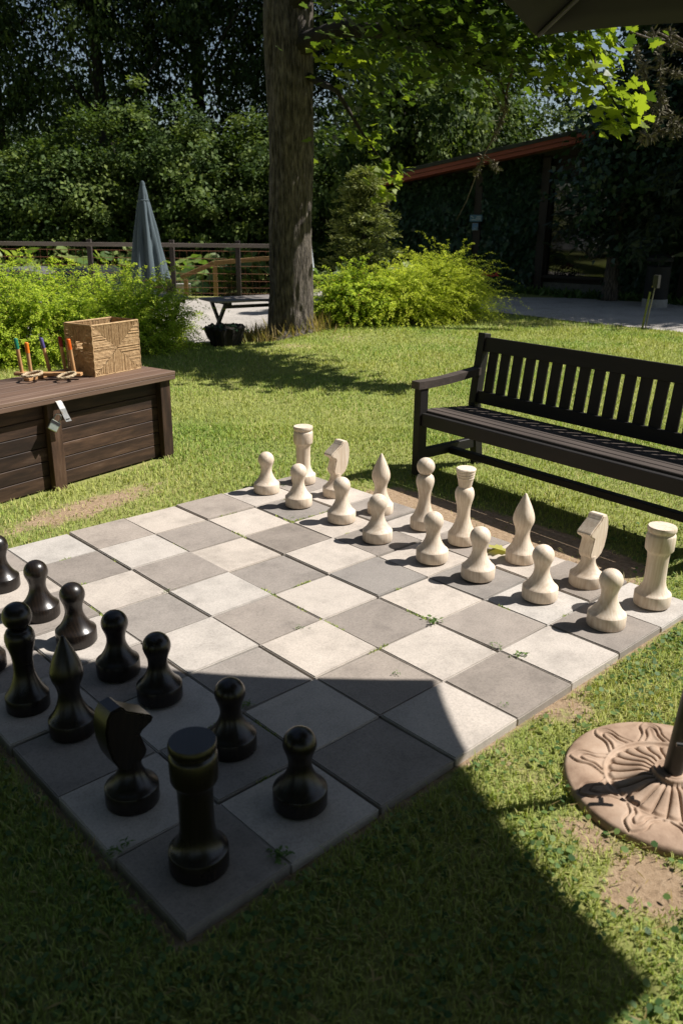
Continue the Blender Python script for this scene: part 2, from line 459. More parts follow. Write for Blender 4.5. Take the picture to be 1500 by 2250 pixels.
M['car_dark'] = generic('dark car paint', [(0.4, (0.030, 0.034, 0.040)), (0.6, (0.036, 0.040, 0.047))], 3, 0.28, bump=0, vary=0.02, spec=0.6)
M['car_grey'] = generic('grey car paint', [(0.4, (0.17, 0.17, 0.175)), (0.6, (0.19, 0.19, 0.195))], 3, 0.28, bump=0, vary=0.02, spec=0.6)
M['car_white'] = generic('white car paint', [(0.4, (0.72, 0.72, 0.71)), (0.6, (0.76, 0.76, 0.75))], 3, 0.25, bump=0, vary=0.02, spec=0.6)
M['car_glass'] = plain('car glass', (0.012, 0.016, 0.018), 0.06, 0, 0.9)
M['tyre'] = plain('tyre rubber', (0.018, 0.018, 0.018), 0.85)
M['soil'] = generic('dark soil', [(0.3, (0.022, 0.015, 0.010)), (0.7, (0.055, 0.040, 0.028))], 10, 0.95, bump=0.8, bscale=30, bdist=0.02)
for nm, c in (('green', (0.01, 0.19, 0.11)), ('orange', (0.72, 0.19, 0.01)), ('purple', (0.085, 0.07, 0.22)), ('red', (0.30, 0.008, 0.015)), ('bright_orange', (0.80, 0.13, 0.01)), ('red_petal', (0.55, 0.02, 0.01)), ('pale_yellow', (0.62, 0.42, 0.10))):
    M[nm] = plain(nm + ' paint', c, 0.45)

M['pane'], _nt, _p, _o = nodes('dark window glass')
_p.inputs['Base Color'].default_value = (0.004, 0.005, 0.005, 1); _p.inputs['Roughness'].default_value = 0.03
_p.inputs['IOR'].default_value = 1.8; _p.inputs['Specular IOR Level'].default_value = 0.5

M['grass'] = leaf_mat('grass blades', [(0.0, (0.60, 0.53, 0.26)), (0.11, (0.50, 0.48, 0.18)), (0.25, (0.36, 0.43, 0.100)), (0.6, (0.225, 0.330, 0.066)), (1.0, (0.088, 0.178, 0.038))], 0.28, 0.65, (0.9, (0.46, 0.445, 0.145), 0.5), 0.12, 1.35, 1.3)
M['clover'] = leaf_mat('clover leaves', [(0.0, (0.17, 0.24, 0.070)), (0.5, (0.085, 0.155, 0.040)), (1.0, (0.040, 0.090, 0.024))], 0.28, 0.55, None, 0.25, 1.3, 0.4)
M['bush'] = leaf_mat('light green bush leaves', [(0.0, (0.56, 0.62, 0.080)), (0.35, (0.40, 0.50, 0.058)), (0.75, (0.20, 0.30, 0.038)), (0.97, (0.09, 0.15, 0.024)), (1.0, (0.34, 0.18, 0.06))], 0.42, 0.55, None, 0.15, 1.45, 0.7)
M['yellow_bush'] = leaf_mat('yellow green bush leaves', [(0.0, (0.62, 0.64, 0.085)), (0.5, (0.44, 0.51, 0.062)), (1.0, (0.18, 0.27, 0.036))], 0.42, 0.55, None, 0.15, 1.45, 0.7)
M['wood_leaf'] = leaf_mat('woodland leaves', [(0.0, (0.085, 0.120, 0.030)), (0.5, (0.028, 0.050, 0.013)), (1.0, (0.008, 0.018, 0.007))], 0.22, 0.6, None, 0.12, 1.4)
M['shrub_leaf'] = leaf_mat('understorey leaves', [(0.0, (0.21, 0.260, 0.070)), (0.5, (0.074, 0.118, 0.030)), (1.0, (0.014, 0.030, 0.010))], 0.26, 0.6, None, 0.12, 1.4)
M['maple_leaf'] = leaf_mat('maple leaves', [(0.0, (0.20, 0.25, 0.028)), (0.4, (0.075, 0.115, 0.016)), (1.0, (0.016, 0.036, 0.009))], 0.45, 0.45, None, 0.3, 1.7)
M['ivy'] = leaf_mat('ivy leaves', [(0.0, (0.042, 0.085, 0.036)), (0.6, (0.024, 0.055, 0.024)), (1.0, (0.014, 0.034, 0.016))], 0.2, 0.4, None, 0.4, 1.2)
M['conifer'] = leaf_mat('cypress fronds', [(0.0, (0.27, 0.29, 0.085)), (0.5, (0.12, 0.155, 0.042)), (1.0, (0.04, 0.062, 0.02))], 0.25, 0.6, None, 0.25, 1.3)
M['spruce'] = leaf_mat('dark needles', [(0.0, (0.030, 0.045, 0.020)), (1.0, (0.010, 0.020, 0.010))], 0.1, 0.6, None, 0.3, 1.1)
M['butterbur'] = leaf_mat('large round leaves', [(0.0, (0.24, 0.30, 0.085)), (0.5, (0.130, 0.205, 0.048)), (1.0, (0.070, 0.130, 0.034))], 0.45, 0.5, None, 0.35, 1.3)
M['fallen_leaf'] = leaf_mat('fallen leaf', [(0.0, (0.42, 0.40, 0.11)), (1.0, (0.36, 0.36, 0.10))], 0.3, 0.6)
M['straw'] = leaf_mat('dry tall grass', [(0.0, (0.34, 0.25, 0.11)), (0.6, (0.26, 0.20, 0.08)), (1.0, (0.12, 0.14, 0.04))], 0.35, 0.6)

def ground_mat():
    m, nt, p, out = nodes('lawn and soil')
    tc = nt.nodes.new("ShaderNodeTexCoord")
    a = nt.nodes.new("ShaderNodeAttribute"); a.attribute_name = 'bare'
    n1 = N(nt, "ShaderNodeTexNoise", Scale=0.8, Detail=6.0, Roughness=0.6); L(nt, tc.outputs['Object'], n1.inputs['Vector'])
    n2 = N(nt, "ShaderNodeTexNoise", Scale=40.0, Detail=8.0, Roughness=0.75); L(nt, tc.outputs['Object'], n2.inputs['Vector'])
    n3 = N(nt, "ShaderNodeTexNoise", Scale=9.0, Detail=8.0, Roughness=0.7); L(nt, tc.outputs['Object'], n3.inputs['Vector'])
    g = ramp(nt, [(0.30, (0.075, 0.115, 0.028)), (0.5, (0.18, 0.215, 0.060)), (0.68, (0.36, 0.33, 0.14))], n2.outputs['Fac'])
    g2 = ramp(nt, [(0.38, (0.16, 0.205, 0.048)), (0.65, (0.34, 0.31, 0.11))], n1.outputs['Fac'])
    gg = mixc(nt, 'MIX', 0.45, g.outputs[0], g2.outputs[0])
    d = ramp(nt, [(0.30, (0.19, 0.13, 0.080)), (0.5, (0.33, 0.235, 0.150)), (0.72, (0.42, 0.315, 0.215))], n2.outputs['Fac'])
    ad = nt.nodes.new("ShaderNodeMath"); ad.operation = 'ADD'; L(nt, a.outputs['Fac'], ad.inputs[0])
    sc = nt.nodes.new("ShaderNodeMath"); sc.operation = 'MULTIPLY_ADD'; sc.inputs[1].default_value = 1.2; sc.inputs[2].default_value = -0.6
    L(nt, n3.outputs['Fac'], sc.inputs[0]); L(nt, sc.outputs[0], ad.inputs[1])
    rr = ramp(nt, [(0.35, (0, 0, 0)), (0.6, (1, 1, 1))], ad.outputs[0])
    c = mixc(nt, 'MIX', rr.outputs[0], gg, d.outputs[0])
    L(nt, c, p.inputs['Base Color'])
    p.inputs['Roughness'].default_value = 0.95; p.inputs['Specular IOR Level'].default_value = 0.15
    b = N(nt, "ShaderNodeBump", Strength=0.9, Distance=0.012); L(nt, n2.outputs['Fac'], b.inputs['Height']); L(nt, b.outputs[0], p.inputs['Normal'])
    return m
M['ground'] = ground_mat()

def gravel_mat():
    m, nt, p, out = nodes('fine gravel')
    tc = nt.nodes.new("ShaderNodeTexCoord")
    vo = N(nt, "ShaderNodeTexVoronoi", Scale=55.0); L(nt, tc.outputs['Object'], vo.inputs['Vector'])
    n1 = N(nt, "ShaderNodeTexNoise", Scale=1.2, Detail=6.0, Roughness=0.65); L(nt, tc.outputs['Object'], n1.inputs['Vector'])
    n2 = N(nt, "ShaderNodeTexNoise", Scale=28.0, Detail=8.0, Roughness=0.8); L(nt, tc.outputs['Object'], n2.inputs['Vector'])
    r = ramp(nt, [(0.2, (0.25, 0.235, 0.215)), (0.5, (0.38, 0.355, 0.325)), (0.8, (0.50, 0.47, 0.435))], n2.outputs['Fac'])
    r2 = ramp(nt, [(0.35, (0.80, 0.79, 0.77)), (0.65, (1.1, 1.08, 1.05))], n1.outputs['Fac'])
    c = mixc(nt, 'MULTIPLY', 1.0, r.outputs[0], r2.outputs[0])
    hs = nt.nodes.new("ShaderNodeHueSaturation"); hs.inputs['Saturation'].default_value = 0.0
    L(nt, vo.outputs['Color'], hs.inputs['Color'])
    r3 = ramp(nt, [(0.0, (0.72, 0.72, 0.72)), (1.0, (1.2, 1.2, 1.2))], hs.outputs[0])
    c = mixc(nt, 'MULTIPLY', 1.0, c, r3.outputs[0])
    L(nt, c, p.inputs['Base Color'])
    p.inputs['Roughness'].default_value = 0.95; p.inputs['Specular IOR Level'].default_value = 0.2
    b = N(nt, "ShaderNodeBump", Strength=0.8, Distance=0.01); L(nt, vo.outputs['Distance'], b.inputs['Height']); L(nt, b.outputs[0], p.inputs['Normal'])
    return m
M['gravel'] = gravel_mat()

# ------------------------------------------------------------------ ground
T = 0.35
BOARD = 8 * T
CHEST_M = None
cx0 = gp(383, 1002); cx1 = gp(140, 1075)
CHX = Vector((cx0.x - cx1.x, cx0.y - cx1.y, 0)).normalized()       # along the chest, to the right
CHY = Vector((-CHX.y, CHX.x, 0))                                    # to its back
CH_O = Vector((cx0.x, cx0.y, GZ)) - CHX * 2.02                       # left front corner on the ground
CH_L, CH_D = 2.02, 0.62

def board_dist(x, y):
    """Distance outside the paved square (0 inside)."""
    dx = np.maximum(np.maximum(-x, x - BOARD), 0); dy = np.maximum(np.maximum(-y, y - BOARD), 0)
    return np.hypot(dx, dy)

def bare_mask(x, y):
    """Worn, bare earth, 0..1."""
    b = np.zeros_like(x)
    d = board_dist(x, y)
    b = np.maximum(b, 0.50 * np.exp(-(d / 0.045) ** 2))
    # trodden strip between board and bench
    b = np.maximum(b, 1.15 * sstep(BOARD - 0.1, BOARD + 0.02, x) * sstep(BOARD + 0.50 - 0.11 * np.abs(y - 1.1), BOARD + 0.30 - 0.10 * np.abs(y - 1.1), x) * sstep(0.15, 0.6, y) * sstep(2.45, 2.05, y))
    # in front of the chest
    q = gp(190, 1115); b = np.maximum(b, 0.80 * np.exp(-(((x - q.x) * 0.98 + (y - q.y) * 0.2) / 0.75) ** 2 - (((y - q.y) * 0.98 - (x - q.x) * 0.2) / 0.19) ** 2))
    for u, v, w, k in ((1430, 1945, 0.13, 1.1), (1360, 1960, 0.09, 0.9), (1250, 1560, 0.12, 0.75), (1150, 1690, 0.10, 0.55), (1300, 1830, 0.14, 0.7), (1180, 1560, 0.08, 0.8), (640, 760, 0.5, 0.5), (1000, 745, 0.8, 0.35), (760, 742, 0.6, 0.45), (1460, 1960, 0.1, 1.0)):
        q = gp(u, v); b = np.maximum(b, k * np.exp(-((x - q.x) ** 2 + (y - q.y) ** 2) / (w * w)))
    return b

def seat(x, y, lift=0.0): return Vector((x, y, float(ground_z(x, y)) + lift))

def nonuniform(lo, hi, fine_lo, fine_hi, step):
    a = list(np.arange(fine_lo, fine_hi, step)); k = step; x = fine_lo
    while x > lo: k *= 1.35; x -= k; a.insert(0, x)
    x = a[-1]; k = step
    while x < hi: k *= 1.35; x += k; a.append(x)
    return np.array(a)
gx = nonuniform(-250, 300, -2.5, 24.0, 0.09); gy = nonuniform(-250, 300, -2.0, 22.0, 0.09)
X, Y = np.meshgrid(gx, gy, indexing='ij')
Zg = ground_z(X, Y)
inb = board_dist(X, Y) <= 0.001
Zg = np.where(inb, GZ - 0.02, Zg)
V = np.stack([X.ravel(), Y.ravel(), Zg.ravel()], 1)
ii = np.arange(len(gx) * len(gy)).reshape(len(gx), len(gy))
F = np.stack([ii[:-1, :-1].ravel(), ii[1:, :-1].ravel(), ii[1:, 1:].ravel(), ii[:-1, 1:].ravel()], 1)
me = fast_mesh('ground', V, F, M['ground'])
a = me.attributes.new('bare', 'FLOAT', 'POINT')
a.data.foreach_set('value', np.where(inb, 1.0, bare_mask(X, Y)).ravel().astype(np.float32))
me.polygons.foreach_set('use_smooth', [True] * len(me.polygons))
tag(link('ground', me), kind='structure')

def draped(name, outline, mat, lift, step=0.3):
    """A sheet following the land inside a polygon outline (list of xy)."""
    bm = bmesh.new()
    f = bm.faces.new([bm.verts.new((p[0], p[1], 0)) for p in outline])
    xs = [p[0] for p in outline]; ys = [p[1] for p in outline]
    for k in range(int((max(xs) - min(xs)) / step)):
        bmesh.ops.bisect_plane(bm, geom=bm.verts[:] + bm.edges[:] + bm.faces[:], plane_co=(min(xs) + step * (k + 0.5), 0, 0), plane_no=(1, 0, 0))
    for k in range(int((max(ys) - min(ys)) / step)):
        bmesh.ops.bisect_plane(bm, geom=bm.verts[:] + bm.edges[:] + bm.faces[:], plane_co=(0, min(ys) + step * (k + 0.5), 0), plane_no=(0, 1, 0))
    for v in bm.verts: v.co.z = float(ground_z(v.co.x, v.co.y)) + lift
    me = bpy.data.meshes.new(name); bm.to_mesh(me); bm.free(); me.materials.append(mat)
    return tag(link(name, me), kind='structure')

def wob(pts, amp, n=6, seed=1):
    r = random.Random(seed); out = []
    for a, b in zip(pts, pts[1:] + pts[:1]):
        for k in range(n):
            t = k / n; out.append((a[0] + (b[0] - a[0]) * t + r.uniform(-amp, amp), a[1] + (b[1] - a[1]) * t + r.uniform(-amp, amp)))
    return out

pA = [gp(u, v) for u, v in ((940, 690), (1080, 687), (1180, 697), (1300, 712), (1400, 721), (1500, 732))]
pB = [gp(u, v) for u, v in ((1620, 672), (1500, 670), (1400, 664), (1250, 656), (1080, 652), (900, 650))]
path_poly = [(p.x, p.y) for p in pA] + [(pA[-1].x + 1.2, pA[-1].y - 3.0), (pB[0].x + 1.5, pB[0].y - 1.5)] + [(p.x, p.y) for p in pB]
draped('gravel_path', wob(path_poly, 0.05, 5, 3), M['gravel'], 0.012, 0.5)
yard = [sr(12.6, -1.7), sr(13.6, -1.0), sr(15.2, -0.4), sr(17.5, -0.2), sr(20.4, -0.3), sr(21.2, -4), sr(21.8, -9.5), sr(17, -9.5), sr(13.9, -7.5), sr(12.9, -3.4)]
yard_poly = [(p.x, p.y) for p in yard]
draped('gravel_yard', wob(yard_poly, 0.06, 5, 4), M['gravel'], 0.014, 0.4)

def in_poly(x, y, poly):
    c = np.zeros(x.shape, bool); n = len(poly); j = n - 1
    for i in range(n):
        xi, yi = poly[i]; xj, yj = poly[j]
        t = ((yi > y) != (yj > y)) & (x < (xj - xi) * (y - yi) / (yj - yi + 1e-12) + xi)
        c ^= t; j = i
    return c

# ------------------------------------------------------------------ chess board
board = thing('chess_board', 'giant chess board paved with light and dark concrete slabs in the lawn', 'chess board', (0, 0, 0))
def slab_mesh(mat, k):
    bm = bmesh.new(); bmesh.ops.create_cube(bm, size=1.0)
    for v in bm.verts: v.co = Vector((v.co.x * 0.3435, v.co.y * 0.3435, v.co.z * 0.05 - 0.025))
    bmesh.ops.bevel(bm, geom=[e for e in bm.edges if e.verts[0].co.z > -0.01 and e.verts[1].co.z > -0.01], offset=0.004, segments=2, affect='EDGES')
    bmesh.ops.bevel(bm, geom=[e for e in bm.edges if abs(e.verts[0].co.z - e.verts[1].co.z) > 0.03], offset=0.003, segments=1, affect='EDGES')
    me = bpy.data.meshes.new('slab'); bm.to_mesh(me); bm.free(); me.materials.append(mat); return me
sm = {0: slab_mesh(M['dark_slab'], 0), 1: slab_mesh(M['light_slab'], 1)}
rs = random.Random(5)
for i in range(8):
    for j in range(8):
        k = (i + j) % 2
        o = link('light_slab' if k else 'dark_slab', sm[k], board)
        o.location = ((i + 0.5) * T + rs.uniform(-0.003, 0.003), (j + 0.5) * T + rs.uniform(-0.003, 0.003), rs.uniform(-0.008, 0.002))
        if i == 4 and j > 4: o.location.x -= 0.004
        o.rotation_euler = (rs.uniform(-0.009, 0.009), rs.uniform(-0.009, 0.009), rs.uniform(-0.009, 0.009))

# ------------------------------------------------------------------ chess pieces
def arc(cz, r, a0, a1, n): return [(r * math.cos(rad(a0 + (a1 - a0) * k / n)), cz + r * math.sin(rad(a0 + (a1 - a0) * k / n))) for k in range(n + 1)]
def base_prof(R, h=0.052): return [(0, 0), (R * 0.97, 0), (R, 0.004), (R * 1.005, h * 0.5), (R, h), (R * 0.982, h + 0.0025)]
def close(p):
    if p[-1][0] > 1e-5: p = p + [(0.0001, p[-1][1])]
    else: p = p[:-1] + [(0.0001, p[-1][1])]
    return p
P = {}
def shoulder(R, neck, zn, h=0.056):
    # turned cone that flares out to the rim of the foot
    k = [(0.88, 0.10), (0.755, 0.235), (0.645, 0.385), (0.555, 0.545), (0.490, 0.70), (0.452, 0.85)]
    a = 0.45
    return [(neck + (R - neck) * max(0.0, (f - a) / (1 - a)), h + (zn - h) * t) for f, t in k] + [(neck, zn)]
P['pawn'] = close(base_prof(0.083, 0.056) + shoulder(0.083, 0.0355, 0.150) + [(0.0362, 0.158), (0.0390, 0.170), (0.0430, 0.182), (0.0475, 0.194)] + arc(0.2125, 0.0510, -18, 90, 10))
P['rook'] = close(base_prof(0.082, 0.056) + [(0.0745, 0.062), (0.066, 0.071), (0.0585, 0.083), (0.0530, 0.097), (0.0495, 0.112), (0.0478, 0.130), (0.0470, 0.18), (0.0475, 0.23), (0.050, 0.252), (0.054, 0.262), (0.0605, 0.268), (0.0635, 0.275), (0.0645, 0.31), (0.0645, 0.340), (0.0620, 0.347), (0.0575, 0.352), (0.0575, 0.357), (0.0625, 0.361), (0.0640, 0.366), (0.0640, 0.376), (0.0610, 0.383)])
P['bishop'] = close(base_prof(0.078, 0.054) + shoulder(0.078, 0.0365, 0.158, 0.054) + [(0.0390, 0.174), (0.0440, 0.190), (0.0510, 0.207), (0.0550, 0.223), (0.0545, 0.240), (0.0500, 0.260), (0.0430, 0.281), (0.0345, 0.302), (0.0255, 0.322), (0.0170, 0.341), (0.0100, 0.355), (0.0060, 0.363), (0.0030, 0.366)])
P['queen'] = close(base_prof(0.076, 0.054) + shoulder(0.076, 0.0350, 0.170, 0.054) + [(0.0350, 0.190), (0.0372, 0.212), (0.0425, 0.234), (0.0490, 0.256), (0.0520, 0.275), (0.0505, 0.293), (0.0440, 0.308), (0.0350, 0.316)] + arc(0.362, 0.0510, -58, 90, 12))
P['king'] = close(base_prof(0.077, 0.054) + shoulder(0.077, 0.0360, 0.172, 0.054) + [(0.0360, 0.190), (0.0382, 0.212), (0.0432, 0.233), (0.0497, 0.256), (0.0525, 0.275), (0.0505, 0.295), (0.0430, 0.312), (0.0345, 0.319), (0.0345, 0.323), (0.0390, 0.345), (0.0430, 0.366), (0.0455, 0.368), (0.0460, 0.374), (0.0440, 0.378), (0.0475, 0.381), (0.0485, 0.388), (0.0460, 0.392), (0.0500, 0.395), (0.0515, 0.404), (0.0500, 0.409), (0.0535, 0.413), (0.0535, 0.419), (0.0490, 0.424)])
P['knight_base'] = close(base_prof(0.081, 0.055) + shoulder(0.081, 0.0350, 0.134, 0.055) + [(0.035, 0.152)])
def piece_mesh(prof, mat, n=36):
    b = MB(); b.lathe(prof, n); return mesh('turned', b.v, b.f, mat, True, 40)
def knight_head(mat):
    # outline in the plane of the head, nose towards +x
    prof = [(-0.018, 0.131), (-0.048, 0.156), (-0.066, 0.193), (-0.078, 0.243), (-0.080, 0.290), (-0.072, 0.332), (-0.058, 0.353), (-0.026, 0.357), (-0.016, 0.348), (-0.011, 0.337), (0.066, 0.290), (0.073, 0.279), (0.067, 0.266), (0.036, 0.250), (0.030, 0.236), (0.047, 0.176), (0.044, 0.160), (0.020, 0.131)]
    bm = bmesh.new(); h = 0.0405
    lo = [bm.verts.new((x, -h, z)) for x, z in prof]; hi = [bm.verts.new((x, h, z)) for x, z in prof]
    bm.faces.new(lo[::-1]); bm.faces.new(hi)
    n = len(prof)
    for k in range(n): bm.faces.new((lo[k], lo[(k + 1) % n], hi[(k + 1) % n], hi[k]))
    bmesh.ops.recalc_face_normals(bm, faces=bm.faces)
    bmesh.ops.bevel(bm, geom=[e for e in bm.edges if abs(e.verts[0].co.y - e.verts[1].co.y) < 1e-6], offset=0.0055, segments=2, affect='EDGES')
    # carved hollow in front of the cheek: narrow the throat
    for v in bm.verts:
        if v.co.x > 0.006 and v.co.z < 0.246: v.co.y *= 0.86
    for v in bm.verts:
        v.co.x -= 0.004
        if v.co.z < 0.17: v.co.y *= 0.80 + 0.20 * (v.co.z - 0.13) / 0.04
    me = bpy.data.meshes.new('head'); bm.to_mesh(me); bm.free(); me.materials.append(mat)
    me.polygons.foreach_set('use_smooth', [True] * len(me.polygons)); me.set_sharp_from_angle(angle=rad(40))
    return me
PM = {}
for colr, mt in (('pale', M['pale_wood']), ('dark', M['dark_wood'])):
    for k in P: PM[colr, k] = piece_mesh(P[k], mt)
    PM[colr, 'head'] = knight_head(mt)

def piece(colr, kind, u, v, label, facing=0, hs=1.0):
    loc = (u * T, v * T, 0.0015)
    rz = rs.uniform(0, 6.28)
    grp = 'pale wooden chess pieces' if colr == 'pale' else 'dark wooden chess pieces'
    if kind == 'knight':
        o = thing('chess_knight', label, 'chess piece', loc, facing, grp)
        link('base', PM[colr, 'knight_base'], o)
        link('head', PM[colr, 'head'], o)
        return o
    o = link('chess_' + kind, PM[colr, kind])
    o.location = loc; o.rotation_euler = (0, 0, rz)
    if hs != 1.0: o.scale = (1, 1, hs)
    tag(o, label, 'chess piece', grp)
    return o
near_far = ['nearest pale rook', 'nearest pale knight', 'nearer pale bishop', 'pale king with the ringed crown', 'pale queen with the ball top', 'farther pale bishop', 'farther pale knight', 'farthest pale rook']
for k, (u, v) in enumerate([(6.54, .51), (6.59, 1.53), (6.51, 2.51), (6.5, 3.36), (6.47, 4.47), (6.65, 5.49), (6.62, 6.56), (6.67, 7.53)]):
    piece('pale', 'pawn', u, v, 'pale wooden pawn standing in front of the ' + near_far[k])
piece('pale', 'rook', 7.54, .42, 'pale wooden rook on the right corner slab, nearest of the two')
piece('pale', 'knight', 7.44, 1.35, 'pale wooden knight beside the nearest pale rook', math.pi)
piece('pale', 'bishop', 7.46, 2.46, 'pale wooden pointed bishop beside the nearer pale knight')
piece('pale', 'king', 7.38, 3.51, 'pale wooden king topped by a flared crown with carved rings')
piece('pale', 'queen', 7.43, 4.36, 'pale wooden queen with a ball on top of its long neck')
piece('pale', 'bishop', 7.42, 5.34, 'pale wooden pointed bishop half hidden beside the pale queen')
piece('pale', 'knight', 7.47, 6.53, 'pale wooden knight beside the farthest pale rook', math.pi)
piece('pale', 'rook', 7.55, 7.52, 'pale wooden rook on the far corner slab by the lawn')
dark_l = ['nearest dark rook', 'dark knight', 'dark bishop', 'dark piece with the ball top', 'lit dark piece at the left edge']
for k, (u, v) in enumerate([(1.52, .52), (1.55, 1.56), (1.52, 2.80), (1.45, 3.55), (1.44, 4.53), (1.41, 5.45), (1.39, 6.62)]):
    lab = ['dark wooden pawn on a light slab in front of the dark rook', 'dark wooden pawn on a dark slab in front of the dark knight', 'dark wooden pawn in full shade in front of the dark bishop', 'dark wooden pawn at the edge of the parasol shadow behind the bishop tip', 'brown wooden pawn half in sunlight behind the dark bishop', 'brown sunlit pawn with worn streaked head, second from the left edge', 'brown sunlit pawn cut by the left edge of the picture'][k]
    piece('dark', 'pawn', u, v, lab)
piece('dark', 'rook', .46, .49, 'black wooden rook on the corner slab nearest the viewer', hs=1.05)
piece('dark', 'knight', .47, 1.53, 'black wooden knight with carved beak-like nose beside the rook', 0.0)
piece('dark', 'bishop', .56, 2.84, 'black wooden pointed bishop between the knight and the ball-topped piece')
piece('dark', 'queen', .42, 3.55, 'black wooden queen with a ball top beside the dark bishop')
piece('dark', 'king', .40, 4.62, 'brown wooden king whose sunlit foot shows at the left edge')

# ------------------------------------------------------------------ bench
BX = Vector((-0.07, -0.9975, 0)).normalized(); BY = Vector((-BX.y, BX.x, 0))    # along, to the back
B0 = Vector((3.386, 2.272, GZ))
bench_m = Matrix((BX, BY, Vector((0, 0, 1)))).transposed().to_4x4(); bench_m.translation = B0
bench = thing('garden_bench', 'long black slatted wooden bench on the grass beside the chess board', 'bench', matrix=bench_m)
BL = 2.06
mb, msea = M['bench'], M['bench_seat']
for x in (0.0, BL):
    beam('front_leg', (x, 0, -0.01), (x, 0, 0.628), 0.075, 0.062, mb, bench, up=(1, 0, 0))
    beam('rear_leg', (x, 0.60, -0.01), (x, 0.535, 0.46), 0.07, 0.062, mb, bench, up=(1, 0, 0))
    beam('back_post', (x, 0.536, 0.452), (x, 0.60, 0.945), 0.07, 0.062, mb, bench, up=(1, 0, 0))
    beam('side_stretcher', (x, 0.035, 0.165), (x, 0.565, 0.165), 0.045, 0.07, mb, bench)
    beam('side_rail', (x, 0.038, 0.40), (x, 0.505, 0.375), 0.045, 0.08, mb, bench)
    # curved arm
    pts = [(-0.06, 0.650), (0.08, 0.650), (0.22, 0.656), (0.36, 0.668), (0.48, 0.680), (0.545, 0.686)]
    b = MB(); Vv = []; Fc = []
    for (y, z) in pts:
        for dx, dz in ((-0.038, -0.025), (0.038, -0.025), (0.038, 0.025), (-0.038, 0.025)): Vv.append((x + dx, y, z + dz))
    for k in range(len(pts) - 1):
        for q in range(4): Fc.append((k * 4 + q, k * 4 + (q + 1) % 4, k * 4 + 4 + (q + 1) % 4, k * 4 + 4 + q))
    Fc += [(3, 2, 1, 0), tuple(len(pts) * 4 - 4 + q for q in range(4))]
    b.add(Vv, Fc).build('armrest', msea, bench)
beam('front_apron', (0.033, -0.004, 0.415), (BL - 0.033, -0.004, 0.415), 0.036, 0.088, mb, bench)
for y, z in ((0.062, 0.458), (0.150, 0.452), (0.238, 0.445), (0.326, 0.438), (0.414, 0.431), (0.496, 0.424)):
    beam('seat_slat', (-0.028 if y > 0.05 else 0.035, y, z), (BL + 0.028, y, z), 0.078 if y > 0.1 else 0.072, 0.024, msea, bench, up=(0, 0.08, 1), bev=0.004)
beam('middle_stretcher', (0.024, 0.30, 0.150), (BL - 0.024, 0.30, 0.150), 0.055, 0.045, mb, bench)
def bk(z): return 0.536 + 0.064 * (z - 0.452) / 0.493
beam('lower_back_rail', (0.032, bk(0.50), 0.505), (BL - 0.032, bk(0.50), 0.505), 0.040, 0.085, mb, bench, up=(0, 0.13, 1))
beam('top_back_rail', (0.032, bk(0.87), 0.872), (BL - 0.032, bk(0.87), 0.872), 0.046, 0.100, mb, bench, up=(0, 0.13, 1))
beam('seat_support', (BL / 2, 0.03, 0.395), (BL / 2, 0.5, 0.36), 0.05, 0.06, mb, bench)
ns = 18; pitch = 0.1082
for k in range(ns):
    x = 0.032 + 0.078 + k * pitch + (BL - 0.064 - 0.156 - 17 * pitch) / 2 * 0.2
    if x + 0.04 > BL - 0.03: break
    beam('back_slat', (x, bk(0.549), 0.5455), (x, bk(0.82), 0.8245), 0.016, 0.078, mb, bench, up=(1, 0, 0), bev=0.002)

# ------------------------------------------------------------------ storage chest
chest_m = Matrix((CHX, CHY, Vector((0, 0, 1)))).transposed().to_4x4(); chest_m.translation = CH_O
chest = thing('storage_chest', 'dark brown boarded storage chest with bleached lid on the lawn', 'storage box', matrix=chest_m)
mc = M['chest']; top = 0.64
for x in (0.045, CH_L / 2, CH_L - 0.045):
    beam('corner_post' if x != CH_L / 2 else 'middle_post', (x, 0.024, -0.03), (x, 0.024, top - 0.062), 0.048, 0.095, mc, chest, up=(1, 0, 0))
    beam('rear_post', (x, CH_D - 0.024, -0.03), (x, CH_D - 0.024, top - 0.062), 0.048, 0.09, mc, chest, up=(1, 0, 0))
bays = ((0.0935, CH_L / 2 - 0.0485), (CH_L / 2 + 0.0485, CH_L - 0.0935))
nb = 6; bh = (top - 0.062 - 0.012) / nb
for k in range(nb):
    z = 0.008 + bh * (k + 0.5)
    for a, b in bays: beam('front_plank', (a - 0.03, 0.066, z), (b + 0.03, 0.066, z), 0.026, bh - 0.0035, mc, chest, bev=0.0035)
    for x in (0.012, CH_L - 0.012): beam('side_plank', (x, 0.05, z), (x, CH_D - 0.05, z), 0.022, bh - 0.0035, mc, chest, bev=0.0035)
    beam('back_plank', (0.03, CH_D - 0.062, z), (CH_L - 0.03, CH_D - 0.062, z), 0.024, bh - 0.0035, mc, chest, bev=0.0035)
for k in range(5):
    y = -0.035 + 0.1385 * (k + 0.5)
    beam('lid_plank', (-0.03, y, top - 0.013), (CH_L + 0.03, y, top - 0.013), 0.1355, 0.026, M['chest_lid'], chest, bev=0.003)
beam('lid_front_batten', (-0.028, -0.018, top - 0.0425), (CH_L + 0.028, -0.018, top - 0.0425), 0.030, 0.032, M['chest_lid'], chest)
for x in (-0.014, CH_L + 0.014): beam('lid_end_batten', (x, 0.0, top - 0.0425), (x, CH_D + 0.02, top - 0.0425), 0.026, 0.032, M['chest_lid'], chest)
